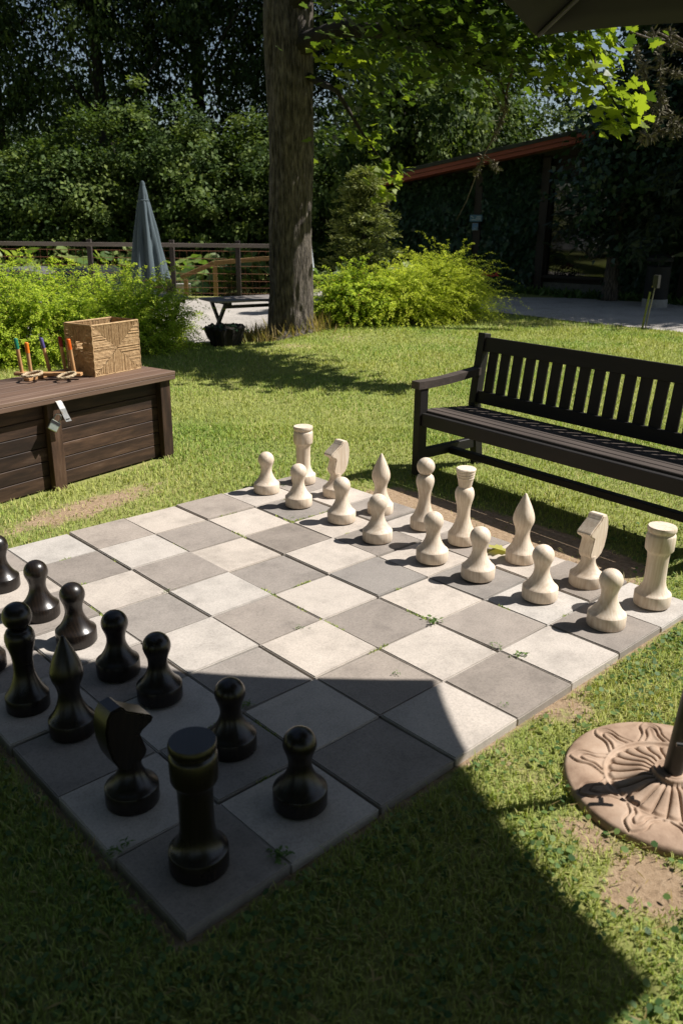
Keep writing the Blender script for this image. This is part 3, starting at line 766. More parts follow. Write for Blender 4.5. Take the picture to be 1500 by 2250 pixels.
# hasp: a bent strap hanging from the lid, swung out a little
hx = CH_L / 2 + 0.012
b = MB(); hp = [(0, -0.036, 0.594), (0.002, -0.044, 0.588), (0.010, -0.062, 0.545), (0.020, -0.070, 0.505), (0.034, -0.080, 0.462)]
Vv = []; Fc = []
for (dx, y, z) in hp:
    for sx_, sy in ((-0.021, 0), (0.021, 0), (0.021, 0.003), (-0.021, 0.003)): Vv.append((hx + dx + sx_, y + sy, z))
for k in range(len(hp) - 1):
    for q in range(4): Fc.append((k * 4 + q, k * 4 + (q + 1) % 4, k * 4 + 4 + (q + 1) % 4, k * 4 + 4 + q))
Fc += [(3, 2, 1, 0), tuple(len(hp) * 4 - 4 + q for q in range(4))]
hasp = b.add(Vv, Fc).build('hasp', M['steel'], chest)
MB().box((hx + 0.029, -0.0795, 0.479), (0.022, 0.004, 0.006), Matrix.Rotation(0.25, 3, 'X')).build('slot', M['black_metal'], hasp)
# padlock
pl = chest_m @ Matrix.Translation((hx - 0.018, -0.030, 0.478)) @ Matrix.Rotation(rad(38), 4, 'Y') @ Matrix.Rotation(rad(-20), 4, 'Z') @ Matrix.Scale(1.3, 4)
padlock = thing('padlock', 'small square metal padlock hanging open from the staple of the chest', 'padlock', matrix=pl)
beam('body', (0, 0, -0.062), (0, 0, -0.010), 0.022, 0.048, M['dirty_brass'], padlock, up=(1, 0, 0), bev=0.003)
MB().tube([(-0.015, 0, -0.012)] + [(-0.015 * math.cos(rad(a)), 0, 0.012 + 0.015 * math.sin(rad(a))) for a in range(0, 181, 22)] + [(0.015, 0, -0.012)], 0.0035, 8).build('shackle', M['steel'], padlock, smooth=True)
MB().box((0, -0.0125, -0.022), (0.046, 0.002, 0.014)).build('label_band', M['black_metal'], padlock)

# ------------------------------------------------------------------ woven basket
LIDZ = CH_O.z + top
bl0, br0 = gp(210, 829, LIDZ), gp(312, 809, LIDZ)
bxd = Vector((br0.x - bl0.x, br0.y - bl0.y, 0)).normalized(); byd = Vector((-bxd.y, bxd.x, 0))
BW, BD, BH = 0.435, 0.265, 0.35
bm_ = Matrix((bxd, byd, Vector((0, 0, 1)))).transposed().to_4x4(); bm_.translation = Vector((bl0.x, bl0.y, LIDZ))
basket = thing('woven_basket', 'square open basket woven of tan seagrass cord standing on the chest', 'basket', matrix=bm_)
def woven_panel(name, W, H, m, hole=None, seed=0):
    """A panel in local x (width) / z (height): four fans of cord meeting in the middle."""
    r = random.Random(seed); b = MB()
    pitch_ = 0.0085
    def cord(p, q, rr, off):
        n = 4; pts = []
        for k in range(n + 1):
            t = k / n
            pts.append((p[0] + (q[0] - p[0]) * t + r.uniform(-.0006, .0006), off + r.uniform(-.0008, .0008), p[1] + (q[1] - p[1]) * t + r.uniform(-.0006, .0006)))
        b.tube(pts, rr, 5, False)
    def seg(p, q):
        rr = 0.0046 + r.uniform(-.0007, .0005); off = r.uniform(-.0028, .0028)
        if hole:
            hx0, hx1, hz0, hz1 = hole
            if abs(p[0] - q[0]) < 1e-6:
                if hx0 < p[0] < hx1:
                    lo, hi = sorted((p[1], q[1]))
                    if lo < hz0: cord((p[0], lo), (p[0], min(hi, hz0)), rr, off)
                    if hi > hz1: cord((p[0], max(lo, hz1)), (p[0], hi), rr, off)
                    return
            elif hz0 < p[1] < hz1:
                lo, hi = sorted((p[0], q[0]))
                if lo < hx0: cord((lo, p[1]), (min(hi, hx0), p[1]), rr, off)
                if hi > hx1: cord((max(lo, hx1), p[1]), (hi, p[1]), rr, off)
                return
        cord(p, q, rr, off)
    nx = int(W / pitch_); nz = int(H / pitch_)
    for k in range(nx):
        x = (k + 0.5) * W / nx
        if r.random() < 0.03: x += 0.002
        d = (x / W if x < W / 2 else 1 - x / W) * H
        seg((x, 0.0), (x, d)); seg((x, H), (x, H - d))
    for k in range(nz):
        z = (k + 0.5) * H / nz
        d = (z / H if z < H / 2 else 1 - z / H) * W
        seg((0.0, z), (d, z)); seg((W, z), (W - d, z))
    return b.build(name, M['raffia'], basket, m, smooth=True, sharp=60)
RX = lambda a: Matrix.Rotation(rad(a), 4, 'Z')
woven_panel('front_panel', BW, BH, Matrix.Translation((0, 0, 0)), None, 1)
woven_panel('back_panel', BW, BH, Matrix.Translation((0, BD, 0)), None, 2)
woven_panel('left_panel', BD, BH, RX(90), (0.098, 0.160, 0.185, 0.235), 3)
woven_panel('right_panel', BD, BH, Matrix.Translation((BW, 0, 0)) @ RX(90), (0.098, 0.160, 0.185, 0.235), 4)
MB().box((BW / 2, BD / 2, 0.006), (BW, BD, 0.008)).build('bottom', M['raffia'], basket)
for z, nm_ in ((0.004, 'foot_cord'), (BH, 'rim')): MB().tube([(0, 0, z), (BW, 0, z), (BW, BD, z), (0, BD, z), (0, 0, z)], 0.0068, 7).build(nm_, M['raffia'], basket, smooth=True)
for x, y in ((0, 0), (BW, 0), (BW, BD), (0, BD)):
    MB().tube([(x + (0.003 if k % 2 else -0.002), y, BH * k / 12) for k in range(13)], 0.0062, 7).build('corner_cord', M['raffia'], basket, smooth=True)

# ------------------------------------------------------------------ ring toss game
q = [gp(50, 826, LIDZ + .02), gp(70, 829, LIDZ + .02), gp(110, 815, LIDZ + .02), gp(144, 812, LIDZ + .02), gp(165, 827, LIDZ + .02)]
game = thing('ring_toss', 'wooden ring toss cross with five colour-tipped pegs lying on the chest', 'garden game', (q[2].x, q[2].y, LIDZ + 0.001))
o_ = Vector(game.location)
def lo(p, z=0.0): return Vector((p.x - o_.x, p.y - o_.y, z))
def ext(a, b, e):
    d = (b - a).normalized() * e; return a - d, b + d
a_, b_ = ext(lo(q[1]), lo(q[3]), 0.05); beam('cross_plank', a_ + Vector((0, 0, .012)), b_ + Vector((0, 0, .012)), 0.05, 0.022, M['beech'], game)
a_, b_ = ext(lo(q[0]), lo(q[4]), 0.05); beam('cross_plank', a_ + Vector((0, 0, .035)), b_ + Vector((0, 0, .035)), 0.05, 0.022, M['beech'], game)
for k, (cn, tilt) in enumerate((('green', (-.02, 0)), ('orange', (-.01, 0)), ('purple', (-.045, .01)), ('red', (-.02, 0)), ('bright_orange', (-.025, 0)))):
    p = lo(q[k]); z0 = 0.04 if k in (0, 4) else 0.02; h = 0.235
    t_ = Vector((tilt[0] * bxd.x, tilt[0] * bxd.y, 0))
    tip = p + t_ + Vector((0, 0, z0 + h)); mid = p + t_ * 0.70 + Vector((0, 0, z0 + h * 0.70))
    pg = MB().tube([p + Vector((0, 0, z0)), mid], 0.0128, 12).build('peg', M['beech'], game, smooth=True)
    MB().tube([mid, tip - Vector((0, 0, .003)), tip], [0.0136, 0.0136, 0.0112], 12).build('tip', M[cn], pg, smooth=True)
def rope_ring(c, r, label, tilt=0.0, seed=0):
    rr = random.Random(seed); b = MB(); n = 40
    for st in range(3):
        pts = []
        for k in range(n + 1):
            a = 2 * math.pi * k / n; tw = 2 * math.pi * st / 3 + a * 9
            R_ = r + 0.0058 * math.cos(tw); pts.append((R_ * math.cos(a), R_ * math.sin(a) * 0.92, 0.012 + 0.0058 * math.sin(tw) + tilt * math.cos(a)))
        b.tube(pts, 0.0058, 6, False)
    o = b.build('rope_ring', M['rope'], smooth=True); o.location = c
    return tag(o, label, 'rope ring', 'rope rings of the ring toss game')
rope_ring(gp(72, 826, LIDZ + .04), 0.062, 'pale rope ring looped round the orange-tipped peg on the chest', 0.008, 1)
rope_ring(gp(160, 832, LIDZ + .01) + Vector((-.05, -.02, .018)), 0.058, 'pale rope ring leaning on the ring toss plank beside the basket', 0.012, 2)

# ------------------------------------------------------------------ foreground parasol
UB = Vector((1.48, -0.528, GZ))
APEX = Vector((1.50, -0.72, 2.86))
para = thing('garden_parasol', 'open dark parasol on a black pole with round terracotta foot', 'parasol', UB)
def ul(p): return Vector(p) - UB
# cast foot with raised leaves and incised scrolls
RB = 0.335; na, nr = 720, 84
rr_ = np.concatenate([np.linspace(0.028, RB - 0.012, nr - 5), RB - 0.012 + 0.012 * np.sin(np.linspace(0.2, 1, 5) * math.pi / 2)])
th = np.arange(na) / na * 2 * math.pi
RR, TH = np.meshgrid(rr_, th, indexing='ij')
h = 0.022 + 0.012 * np.sin(np.clip((RR - 0.205) / (RB - 0.205), 0, 1) * math.pi) ** 0.8
h = np.where(RR > RB - 0.013, h * np.sqrt(np.clip(1 - ((RR - (RB - 0.013)) / 0.0135) ** 2, 0.02, 1)), h)
inner = RR < 0.205
npet = 26
ph = (TH * npet / (2 * math.pi) + 0.35 * (RR / 0.2)) % 1.0
dd = np.abs(ph - 0.5) * 2                       # 1 at the seams
tipr = 0.192 - 0.012 * dd ** 2
ribs = 0.010 * (1 - dd ** 3) * sstep(0.060, 0.10, RR) * sstep(tipr + 0.004, tipr - 0.010, RR)
seam = -0.006 * np.exp(-((1 - dd) * RR * math.pi / npet / 0.0022) ** 2) * (RR < 0.19)
hi_ = 0.017 + 0.030 * sstep(0.18, 0.055, RR) + ribs + seam
h = np.where(inner, hi_, h)
h += 0.007 * np.exp(-((RR - 0.204) / 0.005) ** 2)
h = np.where(RR < 0.062, 0.062 + 0.006 * np.sin(RR * 500), h)
nm = 10
for kk in range(nm):
    cth = kk * 2 * math.pi / nm + 0.1
    dth = np.abs((TH - cth + math.pi) % (2 * math.pi) - math.pi)
    for rt, wd_ in ((0.322, 0.285), (0.287, 0.165)):
        q_ = np.clip((rt - RR) / (rt - 0.210), 0, 1)
        cv = wd_ * (q_ ** 1.15 + 0.16 * np.sin(q_ * 2 * math.pi))
        ds = (dth - cv) * RR * 0.72
        lim = sstep(0.208, 0.214, RR) * sstep(rt + 0.003, rt - 0.003, RR)
        h -= 0.0075 * np.exp(-(ds / 0.0026) ** 2) * lim
        h += 0.0030 * np.exp(-((ds + 0.007) / 0.005) ** 2) * lim
Vb = np.stack([RR * np.cos(TH), RR * np.sin(TH), h], 2).reshape(-1, 3)
Vb = np.vstack([Vb, np.stack([RB * np.cos(th), RB * np.sin(th), np.full(na, -0.01)], 1)])
ii = np.arange((nr + 1) * na).reshape(nr + 1, na)
F = np.stack([ii[:-1], ii[1:], np.roll(ii[1:], -1, 1), np.roll(ii[:-1], -1, 1)], 2).reshape(-1, 4)
me = fast_mesh('foot', Vb, F, M['terracotta'])
me.polygons.foreach_set('use_smooth', [True] * len(me.polygons))
foot = link('foot', me, para)
axis = (APEX - (UB + Vector((0, 0, 0.05)))).normalized()
pole0 = Vector((0, 0, 0.05))
sock = MB().tube([pole0, pole0 + axis * 0.34], 0.030, 20).build('socket', M['black_metal'], para, smooth=True)
for hgt, ang in ((0.16, 215), (0.30, 215)):
    d = Vector((math.cos(rad(ang)), math.sin(rad(ang)), 0)); t = Vector((-d.y, d.x, 0)); c = pole0 + axis * hgt
    b = MB().tube([c + d * 0.025, c + d * 0.070], 0.006, 8); b.tube([c + d * 0.072 - t * 0.030, c + d * 0.072 + t * 0.030], 0.0075, 8)
    b.build('clamp_screw', M['black_metal'], sock, smooth=True)
MB().tube([pole0 + axis * 0.02, ul(APEX)], 0.021, 20).build('pole', M['black_metal'], para, smooth=True)
UV = [Vector(v) for v in ((2.98, -0.67, 2.27), (1.95, 0.55, 2.29), (0.42, 0.34, 2.46), (-0.02, -0.90, 2.50), (0.88, -2.02, 2.36), (2.31, -1.89, 2.20))]
ctr = sum(UV, Vector()) / 6
for k in range(6):
    A, B_ = UV[k], UV[(k + 1) % 6]
    n = 12; Vv = []; Fc = []
    for i in range(n + 1):
        t = i / n
        for j in range(n + 1):
            s = j / n
            e = A.lerp(B_, s); sag = 4 * s * (1 - s)
            e = e + (ctr - e) * (0.045 * sag) + Vector((0, 0, 0.035 * sag))
            p = APEX.lerp(e, t) + Vector((0, 0, -0.03 * sag * 4 * t * (1 - t) - 0.06 * 4 * t * (1 - t) * 0.3))
            Vv.append(ul(p))
    for i in range(n):
        for j in range(n):
            a = i * (n + 1) + j; Fc.append((a, a + n + 1, a + n + 2, a + 1))
    o = link('canopy_panel', mesh('canopy_panel', Vv, Fc, M['canopy'], True), para)
    md = o.modifiers.new('thick', 'SOLIDIFY'); md.thickness = 0.003; md.offset = 0
    MB().tube([ul(APEX) - Vector((0, 0, 0.05)), ul(APEX.lerp(A, 0.5)) - Vector((0, 0, 0.045)), ul(APEX.lerp(A, 0.985)) - Vector((0, 0, 0.012))], 0.008, 8).build('rib', M['black_metal'], para, smooth=True)
    MB().tube([ul(UB) + Vector((0.065, -0.15, 2.30)), ul(APEX.lerp(A, 0.52)) - Vector((0, 0, 0.05))], 0.007, 6).build('strut', M['black_metal'], para, smooth=True)
MB().tube([Vector((0.064, -0.148, 2.24)), Vector((0.066, -0.152, 2.34))], 0.04, 16).build('runner', M['black_metal'], para, smooth=True)
MB().lathe([(0.0001, -0.03), (0.045, -0.03), (0.05, 0.0), (0.03, 0.05), (0.012, 0.07), (0.0001, 0.085)], 20, ul(APEX)).build('finial', M['black_metal'], para, smooth=True)

# ------------------------------------------------------------------ leaf and grass builders
def unit(a): return a / np.maximum(np.linalg.norm(a, axis=-1, keepdims=True), 1e-9)
def rvec(n, g=None): return unit((g or rng).normal(size=(n, 3)))
QUAD = np.array([[0, 0, 0], [0.52, 0.30, 0.06], [1, 0, -0.03], [0.52, -0.30, 0.06]])
SLIM = np.array([[0, 0, 0], [0.45, 0.13, 0.03], [1, 0, -0.04], [0.45, -0.13, 0.03]])
NEEDLE = np.array([[0, 0, 0], [0.5, 0.085, 0.02], [1, 0, -0.03], [0.5, -0.085, 0.02]])
IVY = np.array([[0, 0, 0], [0.22, 0.46, 0.03], [0.52, 0.26, 0.05], [1, 0, -0.05], [0.52, -0.26, 0.05], [0.22, -0.46, 0.03]])
_h = [(0.0, 0.0), (0.02, 0.16), (-0.04, 0.34), (0.10, 0.30), (0.20, 0.30), (0.26, 0.52), (0.36, 0.46), (0.46, 0.56), (0.50, 0.38), (0.56, 0.24), (0.68, 0.32), (0.72, 0.20), (0.84, 0.18), (1.0, 0.0)]
MAPLE = np.array([(x, y, 0.10 * abs(y) - 0.10 * x * x) for x, y in _h] + [(x, -y, 0.10 * abs(y) - 0.10 * x * x) for x, y in _h[-2:0:-1]])

def scatter(P, Nv, Tv, S, tmpl):
    Nv = unit(Nv); Tv = unit(Tv - Nv * (Tv * Nv).sum(1, keepdims=True)); Bv = np.cross(Nv, Tv)
    S = np.asarray(S).reshape(-1, 1, 1)
    V = P[:, None, :] + S * (tmpl[None, :, 0:1] * Tv[:, None, :] + tmpl[None, :, 1:2] * Bv[:, None, :] + tmpl[None, :, 2:3] * Nv[:, None, :])
    n, k = len(P), len(tmpl)
    return V.reshape(-1, 3), np.arange(n * k).reshape(n, k)

def leaf_obj(name, P, Nv, Tv, S, tmpl, mat, rnd=None, parent=None, kind=None, loc=None):
    V, F = scatter(P, Nv, Tv, S, tmpl)
    if rnd is None: rnd = rng.random(len(P))
    me = fast_mesh(name, V, F, mat, np.repeat(rnd, len(tmpl)))
    return link(name, me, parent, Matrix.Translation(loc) if loc is not None else None, kind)

def clump_crown(n_cl, per, rx, ry, rz, leaf, seed, sig=0.34, lobes=5, flat=0.0, shell=0.45):
    """Leaf clumps spread through an uneven, lobed crown volume centred on the origin."""
    g = np.random.default_rng(seed)
    d = rvec(n_cl, g)
    ld = rvec(lobes, g); lw = g.uniform(0.15, 0.45, lobes)
    bulge = 0.72 + (np.maximum(d @ ld.T, 0) ** 3 * lw).sum(1)
    R_ = g.random(n_cl) ** shell * bulge
    c = d * R_[:, None] * np.array([rx, ry, rz])
    cs = g.uniform(0.6, 1.35, n_cl)
    idx = np.repeat(np.arange(n_cl), per)
    off = g.normal(size=(len(idx), 3)) * sig * cs[idx][:, None] * np.array([1, 1, 0.62])
    P = c[idx] + off
    outw = unit(P / np.array([rx, ry, rz]))
    Nv = unit(outw * 0.55 + np.array([0, 0, 0.55]) + rvec(len(P), g) * 0.75)
    Tv = unit(outw * 0.6 + rvec(len(P), g) + np.array([0, 0, -0.35]))
    S = leaf * g.uniform(0.6, 1.3, len(P))
    rnd = np.clip(g.random(n_cl)[idx] * 0.68 + g.random(len(P)) * 0.32, 0, 1)
    return P, Nv, Tv, S, rnd

def crown_mesh(name, args, mat, tmpl=QUAD):
    P, Nv, Tv, S, rnd = args
    V, F = scatter(P, Nv, Tv, S, tmpl)
    return fast_mesh(name, V, F, mat, np.repeat(rnd, len(tmpl)))

def spray_bush(name, label, c, rx, ry, h, n_spray, per, leaf, mat, seed, length=(0.3, 0.65), group=None, cat='bush', bend=0.5):
    """A shrub of arching twigs with small leaves set along them, plus a few bare stems."""
    g = np.random.default_rng(seed)
    root = thing(name, label, cat, c, 0, group)
    az = g.uniform(0, 2 * math.pi, n_spray); ct = g.random(n_spray) ** 0.8
    el = np.arcsin(np.clip(ct, 0.02, 0.99))
    k = g.uniform(0.35, 0.95, n_spray) ** 0.6 * (0.86 + 0.22 * np.sin(az * 3 + seed) * np.cos(el * 4 + seed) + 0.10 * np.sin(az * 7 + 2 * seed))
    d = np.stack([np.cos(az) * np.cos(el), np.sin(az) * np.cos(el), np.sin(el)], 1)
    b = d * k[:, None] * np.array([rx, ry, h]) * 0.86
    b[:, 2] = np.maximum(b[:, 2], 0.03)
    tw = unit(d * np.array([1, 1, 0.6]) + np.array([0, 0, 0.45]) + rvec(n_spray, g) * 0.55)
    Ln = g.uniform(*length, n_spray)
    nl = int(n_spray * 0.07); Ln[:nl] *= 1.75; b[:nl] = (d * np.array([rx, ry, h]))[:nl] * 0.74; b[:nl, 2] = np.maximum(b[:nl, 2], 0.25 * h)
    tw[:nl] = unit(d[:nl] * np.array([1, 1, 0.5]) + np.array([0, 0, 0.75]) + rvec(nl, g) * 0.3)
    t = np.linspace(0.03, 1, per)[None, :] + g.uniform(-.02, .02, (n_spray, per))
    drop = np.array([0, 0, -1.0])
    pts = b[:, None, :] + tw[:, None, :] * (Ln[:, None] * t)[..., None] + drop * ((bend * Ln)[:, None] * t ** 2.2)[..., None]
    tang = unit(tw[:, None, :] + drop * (bend * 2.2 * t ** 1.2)[..., None])
    side = g.uniform(0, 2 * math.pi, (n_spray, per))
    ax1 = unit(np.cross(tang, np.array([0.3, 0.2, 1.0]))); ax2 = np.cross(tang, ax1)
    o = ax1 * np.cos(side)[..., None] + ax2 * np.sin(side)[..., None]
    wob_ = (g.random((n_spray, per)) * 0.035 * (1.15 - t))[..., None]
    P = (pts + o * wob_).reshape(-1, 3)
    Tv = unit(o * 0.9 + tang * 0.6).reshape(-1, 3)
    Nv = unit(np.array([0, 0, 0.9]) + rvec(len(P), g) * 0.7 + tang.reshape(-1, 3) * 0.2)
    S = leaf * g.uniform(0.6, 1.25, len(P)) * (1.1 - 0.45 * t.reshape(-1))
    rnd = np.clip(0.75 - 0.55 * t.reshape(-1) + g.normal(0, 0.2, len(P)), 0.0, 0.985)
    rnd[g.random(len(P)) < 0.006] = 1.0
    keep = P[:, 2] > 0.0
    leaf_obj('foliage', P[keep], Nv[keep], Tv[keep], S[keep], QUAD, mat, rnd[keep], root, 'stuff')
    m = MB()
    for q in g.choice(n_spray, min(60, n_spray), replace=False):
        m.tube([(b[q][0] * 0.15, b[q][1] * 0.15, 0.0), tuple(b[q] * 0.6), tuple(b[q]), tuple(pts[q, -1])], [0.008, 0.006, 0.004, 0.0015], 4, False)
    m.build('stems', M['twig'], root)
    return root

# ------------------------------------------------------------------ lawn grass
def lawn():
    Vs, Fs, Rs = [], [], []
    def field(n, s0, s1, hgt, wid, three, seed, pw):
        g = np.random.default_rng(seed)
        s = (s0 ** pw + g.random(n) * (s1 ** pw - s0 ** pw)) ** (1 / pw)
        r = g.uniform(-1, 1, n) * (0.46 * s + 0.45)
        x = CAM[0] + FWD[0] * s + RGT[0] * r; y = CAM[1] + FWD[1] * s + RGT[1] * r
        z = ground_z(x, y)
        bd = board_dist(x, y)
        pn = 0.5 + 0.5 * np.sin(x * 3.1 + 1.3 * np.sin(y * 2.3)) * np.sin(y * 2.7 + 1.7 * np.sin(x * 1.9))
        clump = 0.5 + 0.5 * np.sin(x * 23 + 3 * np.sin(y * 17)) * np.sin(y * 21 + 3 * np.sin(x * 15))
        bare = bare_mask(x, y) + 0.35 * (clump - 0.5)
        keep = (bd > 0.006 + 0.02 * g.random(n)) & (g.random(n) > np.clip(bare * 1.5 - 0.25, 0, 0.985)) & (g.random(n) < 0.55 + 0.45 * clump)
        lx = (x - CH_O.x) * CHX.x + (y - CH_O.y) * CHX.y; ly = (x - CH_O.x) * CHY.x + (y - CH_O.y) * CHY.y
        keep &= ~((lx > -0.02) & (lx < CH_L + 0.005) & (ly > -0.004) & (ly < CH_D))
        keep &= np.hypot(x - UB.x, y - UB.y) > RB - 0.006
        keep &= ~in_poly(x, y, path_poly) & ~in_poly(x, y, yard_poly)
        x, y, z, s, pn, clump, bare = (q[keep] for q in (x, y, z, s, pn, clump, bare)); n = len(x)
        H = hgt * g.uniform(0.45, 1.25, n) * (0.75 + 0.5 * pn) * (1 - 0.45 * np.clip(bare, 0, 1))
        W = wid * (0.7 + 0.6 * g.random(n)) * np.maximum(1, s / 4.2)
        az = g.uniform(0, 2 * math.pi, n); lean = g.uniform(0.15, 1.15, n)
        d = np.stack([np.cos(az), np.sin(az), np.zeros(n)], 1)
        a2 = az + math.pi / 2 + g.normal(0, 0.5, n)
        w = np.stack([np.cos(a2), np.sin(a2), np.zeros(n)], 1) * W[:, None] * 0.5
        B = np.stack([x, y, z - 0.003], 1)
        up = np.array([0, 0, 1.0])
        mid = B + up * (H * 0.6)[:, None] + d * (H * lean * 0.30)[:, None]
        tip = B + up * (H * (1 - 0.22 * lean))[:, None] + d * (H * lean * 0.9)[:, None]
        rnd = np.clip(0.58 - 0.22 * pn + g.normal(0, 0.22, n) - 0.25 * np.clip(bare, 0, 1), 0, 1)
        base = sum(len(v) for v in Vs)
        if three:
            V = np.stack([B - w, B + w, mid + w * 0.8, mid - w * 0.8, tip], 1).reshape(-1, 3)
            i = np.arange(n)[:, None] * 5 + base
            F = np.concatenate([i + np.array([0, 1, 2]), i + np.array([0, 2, 3]), i + np.array([3, 2, 4])], 0)
            Rs.append(np.repeat(rnd, 5))
        else:
            V = np.stack([B - w, B + w, tip], 1).reshape(-1, 3)
            F = np.arange(n)[:, None] * 3 + base + np.array([0, 1, 2])
            Rs.append(np.repeat(rnd, 3))
        Vs.append(V); Fs.append(F)
    field(125000, 0.9, 3.3, 0.034, 0.0036, True, 21, 1.6)
    field(130000, 3.3, 7.0, 0.036, 0.0040, True, 22, 1.4)
    field(250000, 6.5, 13.8, 0.042, 0.0050, False, 23, 1.3)
    field(60000, 13.0, 18.5, 0.055, 0.0055, False, 24, 1.2)
    me = fast_mesh('grass', np.vstack(Vs), np.vstack(Fs), M['grass'], np.concatenate(Rs))
    tag(link('grass', me), kind='stuff')
    # broad clover and weed leaves among the near grass
    g = np.random.default_rng(31)
    n = 26000
    s = (1.0 + g.random(n) * (4.6 ** 1.5 - 1.0)) ** (1 / 1.5); r = g.uniform(-1, 1, n) * (0.46 * s + 0.4)
    x = CAM[0] + FWD[0] * s + RGT[0] * r; y = CAM[1] + FWD[1] * s + RGT[1] * r
    cl = 0.5 + 0.5 * np.sin(x * 9 + 2 * np.sin(y * 7)) * np.sin(y * 8 + 2 * np.sin(x * 6))
    keep = (board_dist(x, y) > 0.03) & (g.random(n) < cl * 1.1) & (np.hypot(x - UB.x, y - UB.y) > RB + 0.005) & (g.random(n) > np.clip(bare_mask(x, y) * 1.5 - 0.2, 0, 0.97)) & (y < 2.6)
    x, y = x[keep], y[keep]; n = len(x)
    P = np.stack([x, y, ground_z(x, y) + g.uniform(0.004, 0.030, n)], 1)
    Nv = unit(np.array([0, 0, 1.0]) + rvec(n, g) * 0.55); Tv = rvec(n, g)
    R5 = np.array([[0, 0, 0], [0.3, 0.38, 0.05], [0.8, 0.36, 0.08], [1.0, 0, 0.03], [0.8, -0.36, 0.08], [0.3, -0.38, 0.05]])
    tag(leaf_obj('clover', P, Nv, Tv, g.uniform(0.011, 0.025, n), R5, M['clover'], None), kind='stuff')
lawn()
g = np.random.default_rng(33); n = 6500
s_ = (0.9 + g.random(n) * (6.5 ** 1.4)) ** (1 / 1.4); r_ = g.uniform(-1, 1, n) * (0.46 * s_ + 0.4)
x_ = CAM[0] + FWD[0] * s_ + RGT[0] * r_; y_ = CAM[1] + FWD[1] * s_ + RGT[1] * r_
k_ = (board_dist(x_, y_) > 0.015) & (np.hypot(x_ - UB.x, y_ - UB.y) > RB + 0.003) & (y_ < 3.3)
x_, y_ = x_[k_], y_[k_]; n = len(x_)
tag(leaf_obj('dry_clippings', np.stack([x_, y_, ground_z(x_, y_) + g.uniform(0.002, 0.026, n)], 1), unit(np.array([0, 0, 1.0]) + rvec(n, g) * 0.5), rvec(n, g) * np.array([1, 1, 0.25]), g.uniform(0.02, 0.06, n), np.array([[0, 0, 0], [0.5, 0.045, 0], [1, 0, 0.0], [0.5, -0.045, 0]]), M['straw']), kind='stuff')

# weeds in the joints
def weed(c, n, sz, label, seed, mat='clover'):
    g = np.random.default_rng(seed)
    P = np.zeros((n, 3)); P[:, :2] = g.normal(0, sz * 0.5, (n, 2)); P[:, 2] = g.uniform(0.002, sz * 0.45, n)
    Tv = unit(P * np.array([1, 1, 0.4]) + rvec(n, g) * 0.3 + np.array([0, 0, 0.02])); Nv = unit(np.array([0, 0, 1]) + rvec(n, g) * 0.5)
    o = leaf_obj('weed', P, Nv, Tv, g.uniform(0.4, 0.8, n) * sz, SLIM if seed % 2 else QUAD, M[mat], g.uniform(0, 0.6, n))
    o.location = c
    tag(o, label, 'weed')
for k, (u, v, n, sz, lab) in enumerate([
        (955, 1364, 26, .032, 'leafy weed in the slab joint midway between the shadow tip and the pale pawns'),
        (1092, 1420, 20, .026, 'small weed in the joint just behind the slab at the right edge'),
        (1140, 1441, 24, .028, 'straggly weed along the joint nearest the right edge of the board'),
        (365, 1301, 18, .022, 'tiny weed in the slab joint to the right of the sunlit dark pawns'),
        (660, 1380, 12, .020, 'tiny weed in the joint at the middle of the board'),
        (1108, 1550, 14, .020, 'low weed at the lower right rim of the board'),
        (540, 1550, 40, .020, 'low green tuft in the shaded joint behind the near dark pawn'),
        (265, 1868, 30, .040, 'shaded weed at the rim beside the dark rook'),
        (615, 1880, 40, .030, 'shaded grass tuft between the two nearest slabs'),
        (640, 1137, 12, .020, 'tiny weed in the joint by the far pale pawns'),
        (870, 1480, 14, .014, 'thin moss line in the sunny joint above the shadow tip'),
        (620, 1068, 12, .024, 'small weed beside the farthest pale pawn')]):
    weed(gp(u, v, 0.0), n, sz, lab, 50 + k)
# short grass and moss rooted in a few of the joints
g = np.random.default_rng(91); Pj = []
for k in range(30):
    i_ = int(g.integers(1, 8)); t0 = g.uniform(0.2, BOARD - 0.2); ln = g.uniform(0.02, 0.16); m_ = int(ln * 420) + 6
    t = t0 + g.uniform(-ln / 2, ln / 2, m_); w_ = i_ * T + g.normal(0, 0.0022, m_)
    Pj.append(np.stack([w_, t, np.full(m_, -0.012)], 1) if k % 2 else np.stack([t, w_, np.full(m_, -0.012)], 1))
Pj = np.concatenate(Pj); n = len(Pj)
tag(leaf_obj('joint_moss', Pj, rvec(n, g), unit(np.array([0, 0, 1.0]) + rvec(n, g) * 0.6), g.uniform(0.008, 0.020, n), SLIM * np.array([1, 1.3, 1]), M['grass'], g.uniform(0.15, 0.9, n)), kind='stuff')
# dropped maple leaf beside the bishop
g = np.random.default_rng(3)
fl = leaf_obj('fallen_leaf', np.zeros((1, 3)), np.array([[0.2, 0.1, 1.0]]), np.array([[0.5, -0.8, 0.1]]), [0.14], MAPLE * np.array([1, 1, 1.6]), M['fallen_leaf'], np.array([0.2]))
fl.location = gp(1088, 1214, 0.0) + Vector((0.0, 0.05, 0.016))
tag(fl, 'pale yellow green maple leaf fallen on the slabs beside the near pale bishop', 'leaf')

